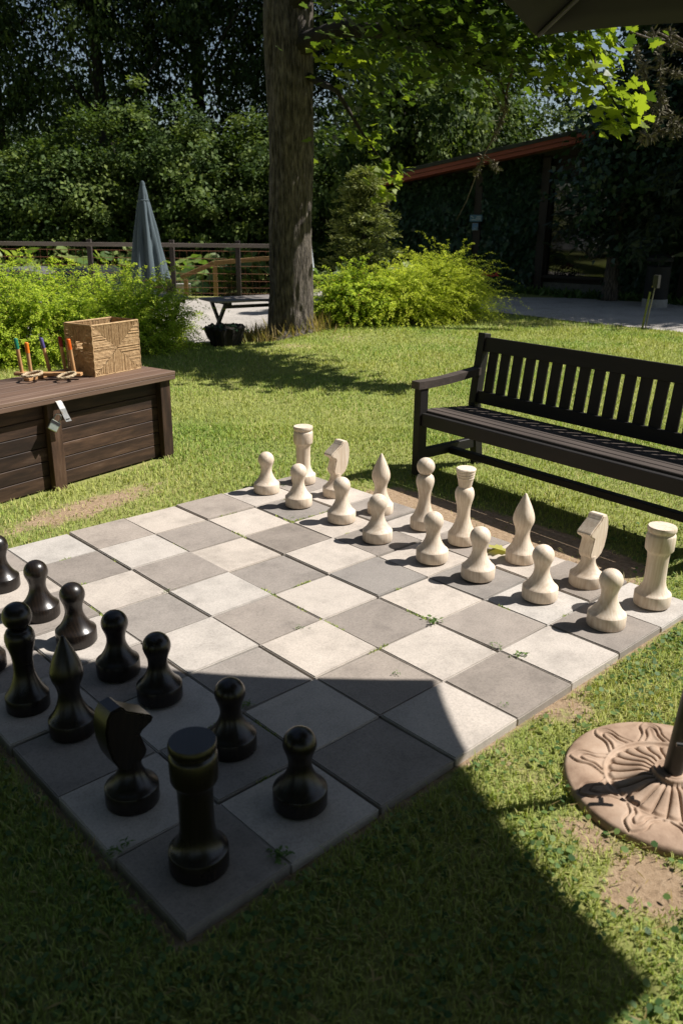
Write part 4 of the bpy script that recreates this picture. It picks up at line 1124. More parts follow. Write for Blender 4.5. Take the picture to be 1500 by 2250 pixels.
# ------------------------------------------------------------------ bushes at the lawn edge
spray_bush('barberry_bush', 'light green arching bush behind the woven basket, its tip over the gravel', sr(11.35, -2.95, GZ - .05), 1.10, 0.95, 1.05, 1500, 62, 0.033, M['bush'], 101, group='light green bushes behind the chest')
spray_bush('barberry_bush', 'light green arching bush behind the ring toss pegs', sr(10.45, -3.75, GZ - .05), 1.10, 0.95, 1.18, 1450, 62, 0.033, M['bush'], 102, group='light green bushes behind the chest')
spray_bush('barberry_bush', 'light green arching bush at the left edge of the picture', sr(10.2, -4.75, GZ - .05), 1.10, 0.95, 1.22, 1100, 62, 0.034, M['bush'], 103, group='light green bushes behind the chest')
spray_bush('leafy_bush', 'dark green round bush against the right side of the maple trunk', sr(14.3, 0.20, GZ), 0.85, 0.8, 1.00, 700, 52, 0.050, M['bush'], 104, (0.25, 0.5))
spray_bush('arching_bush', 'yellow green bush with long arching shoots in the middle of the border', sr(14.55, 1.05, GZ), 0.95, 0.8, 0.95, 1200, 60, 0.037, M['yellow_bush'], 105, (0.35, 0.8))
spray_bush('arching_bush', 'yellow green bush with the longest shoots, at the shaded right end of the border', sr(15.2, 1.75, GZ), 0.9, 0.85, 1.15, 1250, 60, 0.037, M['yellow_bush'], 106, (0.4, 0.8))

# dry tall grass round the trunk
def dry_tufts():
    g = np.random.default_rng(41); n = 2600
    a = g.uniform(0, 2 * math.pi, n); rr = 0.42 + np.abs(g.normal(0, 0.28, n))
    c = gp(632, 728)
    x = c.x + rr * np.cos(a); y = c.y + 0.35 + rr * np.sin(a)
    P = np.stack([x, y, ground_z(x, y)], 1)
    Tv = unit(np.array([0, 0, 1.0]) + rvec(n, g) * 0.35); Nv = rvec(n, g)
    tag(leaf_obj('tall_grass', P, Nv, Tv, g.uniform(0.12, 0.36, n), np.array([[0, 0, 0], [0.5, 0.022, 0], [1, 0, 0.05], [0.5, -0.022, 0]]), M['straw']), kind='stuff')
dry_tufts()

# ------------------------------------------------------------------ the maple
def trunk_mesh(name, pts, radii, n, mat, rough, seed, flare=0.0, ridges=14):
    """A bark-covered stem: ridged, knobbly, with buttresses at the foot."""
    g = np.random.default_rng(seed)
    pts = np.array(pts, float); radii = np.array(radii, float)
    m = max(24, int(np.linalg.norm(np.diff(pts, axis=0), axis=1).sum() / 0.09))
    tt = np.linspace(0, len(pts) - 1, m); i0 = np.clip(tt.astype(int), 0, len(pts) - 2); f = (tt - i0)[:, None]
    C_ = pts[i0] * (1 - f) + pts[i0 + 1] * f; R_ = (radii[i0] * (1 - f[:, 0]) + radii[i0 + 1] * f[:, 0])
    V = []; F = []
    for k in range(m):
        d = C_[min(k + 1, m - 1)] - C_[max(k - 1, 0)]; d /= np.linalg.norm(d)
        ref = np.array([1.0, 0, 0]) if abs(d[0]) < 0.8 else np.array([0, 1.0, 0])
        x = np.cross(d, ref); x /= np.linalg.norm(x); y = np.cross(d, x)
        for q in range(n):
            a = 2 * math.pi * q / n
            p = Vector((math.cos(a) * 1.7, math.sin(a) * 1.7, k * 0.09 * 0.5 + seed))
            big = mnoise.noise(p * 0.9)
            rid = abs(mnoise.noise(Vector((math.cos(a) * ridges * 0.32, math.sin(a) * ridges * 0.32, k * 0.09 * 0.9 + seed * 3))))
            fl_ = flare * math.exp(-k * 0.09 / 0.28) * (0.6 + 0.6 * max(0, math.sin(a * 5 + seed)))
            r = R_[k] * (1 + 0.10 * big - rough * rid * 1.3 + fl_)
            V.append(C_[k] + r * (math.cos(a) * x + math.sin(a) * y))
    for k in range(m - 1):
        for q in range(n): F.append((k * n + q, k * n + (q + 1) % n, (k + 1) * n + (q + 1) % n, (k + 1) * n + q))
    me = mesh(name, V, F, mat, True)
    return me
tb = gp(636, 735); tb = Vector((tb.x, tb.y, GZ)) + Vector((0.685, 0.7286, 0)) * 0.30
maple = thing('maple_tree', 'big maple with thick grey brown trunk in the middle of the lawn edge', 'tree', tb)
link('trunk', trunk_mesh('trunk', [(0, 0, -0.1), (0.02, 0, 0.6), (0.05, 0.0, 2.4), (0.03, 0.02, 4.2), (0.05, 0.0, 6.5), (0.0, 0.0, 13.0)], [0.36, 0.335, 0.325, 0.345, 0.30, 0.20], 84, M['bark'], 0.13, 3, 0.62, 26), maple)
def rel(p): return tuple(Vector(p) - tb)
limbs = [
    ([(0.05, 0.0, 3.9), rel(at(760, 60, 12.4)), rel(at(900, 70, 11.7)), rel(at(1050, 10, 10.9)), rel(at(1200, -40, 10.1)), rel(at(1330, 60, 9.6))], [0.17, 0.12, 0.09, 0.06, 0.035, 0.012]),
    ([(0.0, 0.0, 4.3), rel(at(700, -60, 12.6)), rel(at(860, -150, 12.6)), rel(at(1000, -190, 12.0))], [0.15, 0.11, 0.08, 0.03]),
    ([rel(at(900, 70, 11.7)), rel(at(1000, 120, 11.2)), rel(at(1090, 160, 10.9)), rel(at(1115, 230, 10.8))], [0.06, 0.04, 0.025, 0.012]),
    ([(0.2, -0.1, 3.6), rel(at(740, 200, 12.3)), rel(at(800, 300, 12.2)), rel(at(850, 370, 12.1))], [0.06, 0.035, 0.02, 0.008]),
    ([rel(at(1200, -40, 10.1)), rel(at(1290, 60, 9.8)), rel(at(1310, 160, 9.6)), rel(at(1370, 260, 9.5))], [0.03, 0.02, 0.012, 0.006]),
]
for k, (pp, rr_2) in enumerate(limbs):
    link('limb', trunk_mesh('limb', pp, rr_2, 14, M['dark_bark'], 0.10, 20 + k), maple)
b = MB()
for k in range(9):
    a = rng.uniform(0, 6.28); b.tube([(0, 0, 9 + k * 0.42), (.8 + 1.0 * math.cos(a), -.8 + 1.0 * math.sin(a), 10.8 + k * 0.5), (1.8 + 2.0 * math.cos(a), -1.7 + 2.0 * math.sin(a), 12.6 + k * 0.5)], [0.09, 0.06, 0.03], 7)
b.build('upper_boughs', M['dark_bark'], maple, smooth=True)
# foliage clusters along the limbs, those above the frame added to shade the trunk: (u, v, distance, spread, leaves)
cl = [(735, 110, 12.2, .20, 26), (785, 125, 12.1, .18, 20), (755, 160, 12.1, .20, 20), (950, 20, 11.2, .60, 190), (1040, 40, 10.9, .55, 200), (1120, 100, 10.6, .45, 130), (870, 0, 11.2, .55, 170), (1240, 160, 9.9, .26, 50), (1300, 110, 9.8, .30, 70), (1330, 190, 9.6, .22, 38),
      (1370, 250, 9.5, .18, 30), (1340, 280, 9.5, .10, 12), (850, 372, 12.1, .20, 30), (800, 300, 12.3, .28, 30), (930, 110, 11.8, .45, 90), (1190, 60, 10.1, .40, 110), (1010, 150, 11.2, .35, 50), (835, 425, 12.0, .12, 10), (800, 230, 12.6, .30, 34),
      (770, -40, 13.8, .4, 150), (700, -110, 13.8, .45, 170), (1120, -60, 11.0, .7, 170), (1280, 20, 10.1, .45, 70), (800, 60, 13.7, .45, 120), (830, 160, 13.7, .45, 90), (730, 300, 14.0, .3, 50), (900, 60, 13.4, .5, 120),
      (985, -90, 13.3, .5, 120), (985, -240, 13.3, .5, 140), (1180, -170, 11.2, .45, 120), (1330, -190, 11.2, .4, 60), (1060, -180, 11.2, .4, 90)]
Pm, Nm, Tm, Sm, Rm = [], [], [], [], []
g = np.random.default_rng(77)
for (u, v, dist, sp, n) in cl:
    n = int(n * (1.15 if sp < 0.33 else 2.1))
    c = np.array(rel(at(u, v, dist)))
    P_ = c + g.normal(size=(n, 3)) * sp * np.array([0.75, 0.75, 0.48])
    Pm.append(P_); Nm.append(unit(np.array([0.25, -0.2, 0.85]) + rvec(n, g) * 0.55)); Tm.append(unit((P_ - c) * np.array([1, 1, 0.3]) / sp * 0.5 + rvec(n, g) * 0.6 + np.array([0, 0, -0.55])))
    Sm.append(g.uniform(0.085, 0.15, n) * (1.15 if (sp < 0.33 and dist < 12.4) else 1.0)); Rm.append(np.clip(g.normal(0.16 if (sp < 0.31 and dist < 12.4) else 0.68, 0.20, n), 0, 1))  # small near clusters painted in sunlit leaf colours, the rest in shaded ones
Pm, Nm, Tm, Sm, Rm = map(np.concatenate, (Pm, Nm, Tm, Sm, Rm))
# the leaves that show largest are parts of their own, the rest is one mass
pw = Pm + np.array(tb)
dist_ = np.linalg.norm(pw - CAM, axis=1); dirc = (pw - CAM) @ CAM_R.T
uu = 750 + FPX * dirc[:, 0] / dirc[:, 2]; vv = 1125 + FPX * dirc[:, 1] / dirc[:, 2]
vis = (uu > 640) & (uu < 1500) & (vv > 5) & (vv < 470)
order = np.argsort(np.where(vis, dist_ / Sm, 1e9))[:260]
big = np.zeros(len(Pm), bool); big[order] = True
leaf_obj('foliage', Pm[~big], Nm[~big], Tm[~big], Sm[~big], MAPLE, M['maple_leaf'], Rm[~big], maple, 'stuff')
lm = []
for k in range(10):
    mm_ = mesh('leaf', MAPLE * np.array([1, 1, 0.6 + 0.25 * k]), [tuple(range(len(MAPLE)))], M['maple_leaf'])
    a = mm_.attributes.new('rnd', 'FLOAT', 'POINT'); a.data.foreach_set('value', np.full(len(MAPLE), k / 10, np.float32)); lm.append(mm_)
for i in order:
    n_ = unit(Nm[i][None])[0]; t_ = Tm[i] - n_ * (Tm[i] @ n_); t_ /= np.linalg.norm(t_); y_ = np.cross(n_, t_)
    m4 = Matrix([[*(np.array([t_[r], y_[r], n_[r]]) * Sm[i]), Pm[i][r]] for r in range(3)] + [[0, 0, 0, 1]])
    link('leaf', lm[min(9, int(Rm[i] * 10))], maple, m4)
# high crown, out of the picture: keeps the trunk in shade
P_, Nv, Tv, S_, r_ = clump_crown(260, 38, 3.4, 3.4, 3.2, 0.17, 5, 0.42)
leaf_obj('crown', P_ * np.array([0.8, 0.8, 0.9]) + np.array([2.2, -2.0, 15.5]), Nv, Tv, S_, QUAD, M['maple_leaf'], r_, maple, 'stuff')
# dead hanging branch with lichen
b = MB(); hb = [rel(at(u, v, d)) for u, v, d in ((1125, 150, 10.9), (1112, 205, 10.9), (1108, 250, 10.9), (1085, 300, 10.9), (1062, 340, 10.9), (1045, 385, 10.9), (1025, 440, 10.9), (1003, 482, 10.9))]
b.tube(hb, [0.018, 0.014, 0.014, 0.011, 0.011, 0.008, 0.004, 0.003], 6)
b.tube([hb[4], rel(at(1080, 352, 10.9)), rel(at(1092, 372, 10.9))], [0.007, 0.006, 0.003], 5)
b.tube([hb[2], rel(at(1060, 165, 10.9)), rel(at(1030, 168, 10.9))], [0.007, 0.005, 0.003], 5)
dead = b.build('dead_branch', M['twig'], maple, smooth=True)
def tufts(paths, per, ln, seed, mat, parent, name='lichen'):
    g = np.random.default_rng(seed); P_ = []
    for (p, q) in paths:
        t = g.random((per, 1)); P_.append(np.array(p) * (1 - t) + np.array(q) * t)
    P_ = np.concatenate(P_); n = len(P_)
    leaf_obj(name, P_ + g.normal(0, 0.010, (n, 3)), rvec(n, g), unit(rvec(n, g) + np.array([0, 0, -0.6])), g.uniform(0.4, 1.2, n) * ln, NEEDLE * np.array([1, 1.3, 1]), mat, None, parent, 'stuff')
tufts([(hb[k], hb[k + 1]) for k in (1, 2, 4)] + [(rel(at(1080, 352, 10.9)), rel(at(1092, 372, 10.9)))], 110, 0.07, 9, M['lichen'], maple)

# ------------------------------------------------------------------ dark spruce on the right with lichen-hung dead branches
sp = sr(18.6, 7.5, GZ)
spruce = thing('spruce_tree', 'tall dark spruce at the right edge with dead lichen-hung lower branches', 'tree', sp)
link('trunk', trunk_mesh('trunk', [(0, 0, -0.1), (0, 0, 3), (0, 0, 7), (0, 0, 10)], [0.3, 0.25, 0.13, 0.03], 20, M['dark_bark'], 0.1, 8, 0.2), spruce)
def spruce_needles(seed, hlo, hhi, rlo, rhi, n_br, per):
    g = np.random.default_rng(seed); P_, T_, N_ = [], [], []
    for k in range(n_br):
        t = k / n_br; z0 = hlo + (hhi - hlo) * t; a = k * 2.4 + g.uniform(-.4, .4); Ln = (rlo + (rhi - rlo) * t) * g.uniform(0.75, 1.15)
        s = np.sqrt(g.random(per)); d = np.array([math.cos(a), math.sin(a), 0]); sd = np.array([-d[1], d[0], 0])
        p = d * (Ln * s)[:, None] + sd * (g.normal(0, 0.20, per) * (1 - 0.55 * s) * Ln * 0.75)[:, None]
        p[:, 2] = z0 - 0.32 * Ln * s ** 1.5 + g.normal(0, 0.05, per) - np.abs(g.normal(0, 0.20, per))
        P_.append(p); T_.append(d * 0.7 + rvec(per, g) * 0.55 + np.array([0, 0, -0.5])); N_.append(np.array([0, 0, 0.7]) + rvec(per, g) * 0.7)
    return np.concatenate(P_), unit(np.concatenate(N_)), unit(np.concatenate(T_))
P_, N_, T_ = spruce_needles(12, 2.0, 9.6, 2.9, 0.35, 100, 190)
leaf_obj('needles', P_, N_, T_, np.random.default_rng(1).uniform(0.16, 0.34, len(P_)), SLIM, M['spruce'], None, spruce, 'stuff')
paths = []; b = MB(); g = np.random.default_rng(19)
def rsp(p): return np.array(Vector(p) - sp)
for (u0, v0, u1, v1, dd_) in ((1385, 85, 1420, 150, 15.2), (1420, 150, 1418, 230, 15.0), (1418, 230, 1408, 315, 14.9), (1418, 200, 1440, 290, 15.0), (1440, 290, 1485, 300, 14.9), (1430, 60, 1450, 130, 15.1), (1450, 130, 1452, 210, 15.0), (1452, 210, 1475, 270, 14.9), (1470, 60, 1480, 105, 15.2), (1455, 150, 1492, 165, 15.1), (1415, 140, 1395, 165, 15.0), (1450, 215, 1450, 260, 14.9), (1408, 290, 1437, 302, 14.8), (1475, 270, 1498, 285, 14.9)):
    p, q_ = rsp(at(u0, v0, dd_)), rsp(at(u1, v1, dd_ - 0.1)); md_ = (p + q_) / 2 + g.normal(0, 0.04, 3)
    b.tube([tuple(p), tuple(md_), tuple(q_)], [0.016, 0.012, 0.007], 5); paths += [(p, md_), (md_, q_)]
for k in range(4):
    p = rsp(at(1385 + 28 * k, 70, 15.2)); b.tube([(0, 0, 4.3 + 0.15 * k), tuple(p * 0.5 + np.array([0, 0, 2.3])), tuple(p)], [0.035, 0.025, 0.016], 6)
b.build('dead_branches', M['twig'], spruce, smooth=True)
tufts(paths, 60, 0.12, 10, M['lichen'], spruce)

# ------------------------------------------------------------------ feathery cypress behind the border
cyp = sr(18.4, 0.42, GZ - .1)
cypress = thing('cypress', 'small feathery yellow green cypress between the maple trunk and the dark house', 'tree', cyp)
link('trunk', trunk_mesh('trunk', [(0, 0, -0.1), (0, 0, 1.3), (0, 0, 2.6)], [0.07, 0.05, 0.01], 10, M['dark_bark'], 0.1, 9), cypress)
g = np.random.default_rng(14); P_, N_, T_, R_ = [], [], [], []
for k in range(260):
    t = g.random() ** 0.8; z0 = 0.2 + 2.5 * t; a = g.uniform(0, 6.28); Ln = (0.72 * (1 - t) ** 0.7 + 0.16) * g.uniform(0.4, 1.45)
    d = np.array([math.cos(a), math.sin(a), 0.0]); sd = np.array([-d[1], d[0], 0]); per = 60; s = g.random(per) ** 0.6
    p = d * (Ln * s)[:, None] + sd * (g.normal(0, 0.10, per) * s)[:, None]; p[:, 2] = z0 + 0.35 * Ln * s - 0.25 * Ln * s ** 3 + g.normal(0, 0.025, per)
    P_.append(p); T_.append(d * 0.9 + sd * g.normal(0, 0.5, per)[:, None] + np.array([0, 0, 0.25]) + rvec(per, g) * 0.25); N_.append(np.array([0, 0, 0.6]) + rvec(per, g) * 0.8); R_.append(np.clip(1.0 - s + g.normal(0, 0.2, per), 0, 1))
P_, N_, T_, R_ = map(np.concatenate, (P_, N_, T_, R_))
leaf_obj('fronds', P_, N_, T_, g.uniform(0.06, 0.13, len(P_)), SLIM, M['conifer'], R_, cypress, 'stuff')

# ------------------------------------------------------------------ butterbur with big round leaves beyond the fence
bl_me = []
for k in range(8):
    n = 14; Vv = [(0.08, 0, -0.05)]; Fc = []
    for q_ in range(n):
        a = 2 * math.pi * q_ / n; R_ = 0.5 * (1 + 0.06 * math.sin(5 * a + k)) * (0.55 if q_ == n // 2 else 1)
        Vv.append((R_ * math.cos(a) + 0.1, R_ * math.sin(a), 0.06 * math.sin(3 * a + k * 2) + 0.02))
    for q_ in range(n): Fc.append((0, 1 + q_, 1 + (q_ + 1) % n))
    mm_ = mesh('leaf', Vv, Fc, M['butterbur'], True)
    a = mm_.attributes.new('rnd', 'FLOAT', 'POINT'); a.data.foreach_set('value', np.full(n + 1, k / 8, np.float32)); bl_me.append(mm_)
def butterbur(c, nleaf, h, spread, size, label, seed):
    r = random.Random(seed)
    o = thing('butterbur_plant', label, 'plant', c, 0, 'big-leaved plants beyond the fence')
    st = MB()
    for k in range(nleaf):
        a = r.uniform(0, 6.28); d = spread * math.sqrt(r.random()); z = h * r.uniform(0.55, 1.05) * (1 - 0.25 * d / spread)
        p = Vector((d * math.cos(a), d * math.sin(a), z))
        nrm = Vector((r.gauss(0, .35) + 0.35 * SUNV.x - 0.25 * FWD[0], r.gauss(0, .35) + 0.35 * SUNV.y - 0.25 * FWD[1], 0.9)).normalized()
        m4 = nrm.to_track_quat('Z', 'Y').to_matrix().to_4x4() @ Matrix.Rotation(r.uniform(0, 6.28), 4, 'Z')
        m4 = Matrix.Translation(p) @ m4 @ Matrix.Scale(size * r.uniform(0.6, 1.2), 4)
        link('leaf', bl_me[r.randrange(8)], o, m4)
        st.tube([(p.x * 0.3, p.y * 0.3, 0), (p.x * 0.8, p.y * 0.8, z * 0.6), tuple(p)], [0.012, 0.010, 0.007], 4, False)
    st.build('stalks', M['twig'], o)
FZ = -0.30
for k, (u, s, lab) in enumerate([(30, 26.6, 'big-leaved plant beyond the fence at the far left edge'), (130, 26.9, 'big-leaved plant beyond the fence just left of the first post'), (228, 26.6, 'big-leaved plant beyond the fence just right of the first post'), (280, 27.0, 'big-leaved plant behind the left half of the closed parasol'), (395, 26.4, 'big-leaved plant beyond the fence right of the second post'), (455, 25.4, 'big-leaved plant beyond the sloping handrail'), (510, 25.6, 'big-leaved plant behind the third fence post'), (565, 25.4, 'big-leaved plant left of the maple trunk beyond the fence')]):
    r_off = (u - 750) / FPX * s * 0.97
    c = sr(s, r_off); gz = float(ground_z(c.x, c.y))
    butterbur((c.x, c.y, gz), 22, 0.80 - gz - 0.12 * (k % 3), 0.95, 0.50, lab, 200 + k)
butterbur(seat(*sr(19.5, 0.9).xy), 12, 0.75, 0.8, 0.5, 'big-leaved shaded plant in front of the ivy wall left of the bush', 220)
butterbur(seat(*sr(19.3, 1.75).xy), 10, 0.8, 0.7, 0.5, 'big-leaved shaded plant at the foot of the ivy wall', 221)
butterbur(seat(*sr(17.5, -0.05).xy), 12, 0.8, 0.6, 0.42, 'big-leaved plant right behind the maple trunk', 222)

# ------------------------------------------------------------------ woodland
shr = [crown_mesh('foliage', clump_crown(210, 90, 2.0, 2.0, 2.9, 0.16, 300 + k, 0.23, 8), M['shrub_leaf']) for k in range(3)]
crs = [crown_mesh('crown', clump_crown(300, 70, 3.6, 3.6, 5.2, 0.20, 310 + k, 0.42, 7, shell=0.5), M['wood_leaf']) for k in range(4)]
tr_me = []
for k in range(3):
    r = random.Random(k); b = MB()
    b.tube([(0, 0, -0.3), (r.uniform(-.2, .2), 0, 5), (r.uniform(-.3, .3), .2, 10), (0, 0, 15)], [0.26, 0.22, 0.14, 0.03], 12)
    tm = mesh('trunk', b.v, b.f, M['dark_bark'], True)
    b2 = MB()
    for q_ in range(14):
        a = r.uniform(0, 6.28); z = r.uniform(4, 11); Lb = r.uniform(1.5, 3.2)
        b2.tube([(0, 0, z), (Lb * .5 * math.cos(a), Lb * .5 * math.sin(a), z + .9), (Lb * math.cos(a), Lb * math.sin(a), z + 2.0)], [0.07, 0.045, 0.015], 5)
    tr_me.append((tm, mesh('limbs', b2.v, b2.f, M['dark_bark'], True)))
tcount = [0]
def wood_tree(s, r, h, w, label, group, cz=None, low=False):
    k = tcount[0]; tcount[0] += 1
    c = sr(s, r); gz = float(ground_z(c.x, c.y))
    o = thing('broadleaf_tree', label, 'tree', (c.x, c.y, gz), random.Random(k).uniform(0, 6.28), group)
    tm, lb = tr_me[k % 3]
    sc = h / 15.0
    for nm_, me_ in (('trunk', tm), ('limbs', lb)):
        q_ = link(nm_, me_, o); q_.scale = (sc, sc, sc)
    q_ = link('crown', crs[k % 4], o, None, 'stuff'); q_.location = (0, 0, cz if cz else h * 0.60); q_.scale = (w / 3.6, w / 3.6, h * (0.46 if low else 0.36) / 5.2)
    return o
scount = [0]
def under(s, r, h, w, label, group=None):
    k = scount[0]; scount[0] += 1
    c = sr(s, r); gz = float(ground_z(c.x, c.y))
    o = thing('woodland_shrub', label, 'shrub', (c.x, c.y, gz), random.Random(90 + k).uniform(0, 6.28), group)
    q_ = link('foliage', shr[k % 3], o, None, 'stuff'); q_.location = (0, 0, h * 0.5); q_.scale = (w / 2.0, w / 2.0, h * 0.5 / 2.9 * 1.05)
    b = MB(); rr = random.Random(k)
    for j in range(5):
        a = rr.uniform(0, 6.28); b.tube([(0.1 * math.cos(a), 0.1 * math.sin(a), -0.1), (0.5 * math.cos(a), 0.5 * math.sin(a), h * 0.45), (0.8 * w * 0.6 * math.cos(a), 0.8 * w * 0.6 * math.sin(a), h * 0.8)], [0.05, 0.04, 0.012], 5)
    b.build('stems', M['dark_bark'], o)
G1 = 'leafy shrubs along the wood edge behind the fence'
under(30.3, -11.6, 5.0, 1.9, 'tall leafy shrub at the far left edge behind the fence', G1)
under(29.6, -9.2, 5.5, 2.0, 'tall leafy shrub behind the left fence bay', G1)
under(31.0, -7.0, 6.3, 2.1, 'tall sunlit leafy shrub behind the top of the closed parasol', G1)
under(30.3, -4.7, 6.0, 2.0, 'tall sunlit leafy shrub behind the second fence post', G1)
under(30.6, -2.4, 5.5, 1.9, 'leafy shrub immediately left of the maple trunk', G1)
under(29.0, -0.3, 4.6, 1.6, 'leafy shrub behind the maple trunk', G1)
under(26.3, 2.0, 7.4, 2.0, 'tall sunlit shrub behind the low left end of the house roof')
under(30.5, 4.6, 6.4, 2.2, 'leafy shrub rising above the middle of the house roof')
under(31.5, 7.6, 5.3, 2.0, 'leafy shrub rising above the right part of the house roof')
G2 = 'tall dark trees of the wood behind the fence'
GL2 = 'tall dark broadleaf tree of the wood behind the fence and house'
wood_tree(37.0, -14.2, 17, 3.2, 'tall dark tree at the upper left corner of the picture', G2)
wood_tree(36.5, -9.6, 17, 3.0, 'tall dark tree above the left fence bay with sky gaps beside it', G2)
wood_tree(37.5, -6.2, 18, 3.3, 'tall dark tree above the closed parasol', G2)
wood_tree(37.0, -2.6, 17, 3.0, 'tall dark tree left of the maple trunk with bright sky gaps', G2)
wood_tree(36.0, 1.6, 18, 3.6, 'tall dark tree right of the maple trunk', G2)
wood_tree(37.0, 5.3, 17, 3.4, 'tall dark tree behind the middle of the house roof', G2)
wood_tree(36.0, 13.0, 16, 3.4, 'tall dark tree behind the spruce at the right edge', G2)
for s, r, h, w in ((46, -18.5, 9, 3.6), (48, -13, 9.5, 3.6), (46, -8.5, 9, 3.6), (49, -3.8, 9, 3.6), (47, 1.5, 10, 3.8), (49, 6.4, 10, 3.6), (48, 17.5, 12, 3.8)):
    wood_tree(s, r, h, w, GL2, 'rear trees of the dark wood', low=True, cz=h * 0.5)
# the airy pale tree far off in the gap of sky
c = sr(72, 19.2); far = thing('far_tree', 'pale airy tree far off in the gap of sky above the house', 'tree', (c.x, c.y, GZ))
P_, Nv, Tv, S_, r_ = clump_crown(240, 26, 3.6, 3.6, 5.4, 0.26, 340, 0.42, 6)
leaf_obj('crown', P_ + np.array([0, 0, 6.3]), Nv, Tv, S_, QUAD, leaf_mat('pale far leaves', [(0, (0.16, 0.19, 0.07)), (1, (0.08, 0.11, 0.045))], 0.3), r_, far, 'stuff')
MB().tube([(0, 0, -.2), (0.2, 0, 5), (0, 0, 11)], [0.2, 0.14, 0.03], 8).build('trunk', M['twig'], far, smooth=True)
# far-off wood closing the view
g = np.random.default_rng(55); Pf = []
for k in range(900):
    a = g.uniform(-0.62, 0.62); s = g.uniform(52, 66); r = math.tan(a) * s
    hmax = 6.0 + 1.5 * math.sin(r * 0.3) + 1.2 * math.sin(r * 0.83 + 1)
    c = sr(s, r, g.uniform(-1.8, hmax)); Pf.append(np.array(c) + g.normal(size=(42, 3)) * np.array([1.0, 1.0, 0.75]))
Pf = np.concatenate(Pf); n = len(Pf)
tag(leaf_obj('distant_wood', Pf, unit(np.array([0, 0, .6]) + rvec(n, g)), rvec(n, g), g.uniform(0.5, 0.9, n), QUAD, M['wood_leaf'], None), kind='stuff')
# trees that stand to the right of the picture and shade the path and house
for k, (s, r, h, w) in enumerate(((17.3, 12.0, 10, 3.2), (19.5, 15.5, 15, 3.8), (24.5, 14.0, 15, 3.8), (22.5, 10.8, 9.5, 3.0), (19.6, 19.0, 17, 3.8), (27.0, 18.0, 16, 4.0), (17.7, 9.4, 11, 2.5))):
    wood_tree(s, r, h, w, 'broadleaf tree right of the spruce, shading the path and the house', 'trees shading the house', low=True, cz=h * 0.55)

# unseen trees added behind the camera to deepen shade (some show in the window)
for s, r, h, w in ((-5.5, -6.5, 14, 4.0), (-5.8, -1.5, 15, 4.0), (-5.4, 3.2, 14, 3.8), (-7.0, 8.5, 15, 4.0), (-2.0, -9.0, 13, 4.0), (4.0, -13.5, 14, 4.2), (10.5, -15.5, 14, 4.2)):
    wood_tree(s, r, h, w, 'tall broadleaf tree added out of view behind and left of the chess board', 'unseen shade trees round the garden', low=True, cz=h * 0.52)

# ------------------------------------------------------------------ house
WA = Vector((17.75, 6.2, 0)); WB = Vector((15.95, 15.3, 0))
wd = (WA - WB).normalized(); wn_ = Vector((-wd.y, wd.x, 0))            # along to the right; towards inside
if wn_.dot(Vector(FWD)) < 0: wn_ = -wn_
hm = Matrix((wd, wn_, Vector((0, 0, 1)))).transposed().to_4x4(); hm.translation = Vector((WB.x, WB.y, GZ))
house = thing('wooden_house', 'dark wooden house with low sloping roof, red fascia and ivy, in tree shade', 'house', matrix=hm)
HL = (WA - WB).length
hinv = hm.inverted()
def hw(u, v):                                                         # photo pixel -> wall coordinates (along, height)
    p = hinv @ onplane(u, v, WB, wn_); return p.x, p.z
xl, _ = hw(1205, 500); xr, _ = hw(1350, 500); _, zb = hw(1260, 607); _, zt = hw(1215, 402)
x0_, z0_ = hw(850, 412); x1_, z1_ = hw(1268, 322)
slope = (z1_ - z0_) / (x1_ - x0_)
def rz(x): return z0_ + slope * (x - x0_)
def clad(x0, x1, zlo, ztop_fn, step=0.165):
    """Horizontal boards, each its own piece."""
    z = zlo
    while True:
        zt_ = z + step
        lim = min(ztop_fn(x0), ztop_fn(x1))
        if z > max(ztop_fn(x0), ztop_fn(x1)): break
        xa = x0
        if zt_ > lim and abs(slope) > 1e-4: xa = max(x0, x0 + (zt_ - ztop_fn(x0)) / slope)
        if x1 - xa > 0.15:
            beam('wall_board', (xa, -0.012 - 0.004 * (int(z * 10) % 2), z + step / 2), (x1, -0.012 - 0.004 * (int(z * 10) % 2), z + step / 2), 0.028, step - 0.004, M['house'], house, bev=0.004)
        z = zt_
b = MB(); th_ = 0.2
for xa, xb, za, zb_f in ((0.02, xl, -.1, None), (xr, HL, -.1, None)):
    b.add([(xa, 0.005, za), (xb, 0.005, za), (xb, 0.005, rz(xb) - .1), (xa, 0.005, rz(xa) - .1), (xa, th_, za), (xb, th_, za), (xb, th_, rz(xb) - .1), (xa, th_, rz(xa) - .1)], [(0, 1, 2, 3), (7, 6, 5, 4), (0, 4, 5, 1), (3, 2, 6, 7), (0, 3, 7, 4), (1, 5, 6, 2)])
b.box(((xl + xr) / 2, 0.1025, (zb - 0.1) / 2), (xr - xl, 0.195, zb + 0.1)); b.box(((xl + xr) / 2, 0.1025, (zt + rz(xl)) / 2 - 0.05), (xr - xl, 0.195, rz(xl) - zt - 0.1))
b.box((0.11, 4.1, rz(0) / 2 - 0.1), (0.2, 7.8, rz(0) - 0.1))
b.build('wall', M['house'], house)
clad(0.02, xl - 0.06, 0.25, rz); clad(xl - 0.06, xr + 0.06, zt + 0.07, rz); clad(xr + 0.06, HL, 0.25, rz)
clad(xl - 0.06, xr + 0.06, 0.25, lambda x: zb - 0.12, 0.11)
MB().box((HL / 2, -0.02, 0.1), (HL, 0.06, 0.3)).build('plinth', M['stone'], house)
win = thing('window', None, None); win.parent = house; win.matrix_basis = Matrix.Translation(((xl + xr) / 2, 0.0, (zb + zt) / 2))
ww, wh = xr - xl, zt - zb
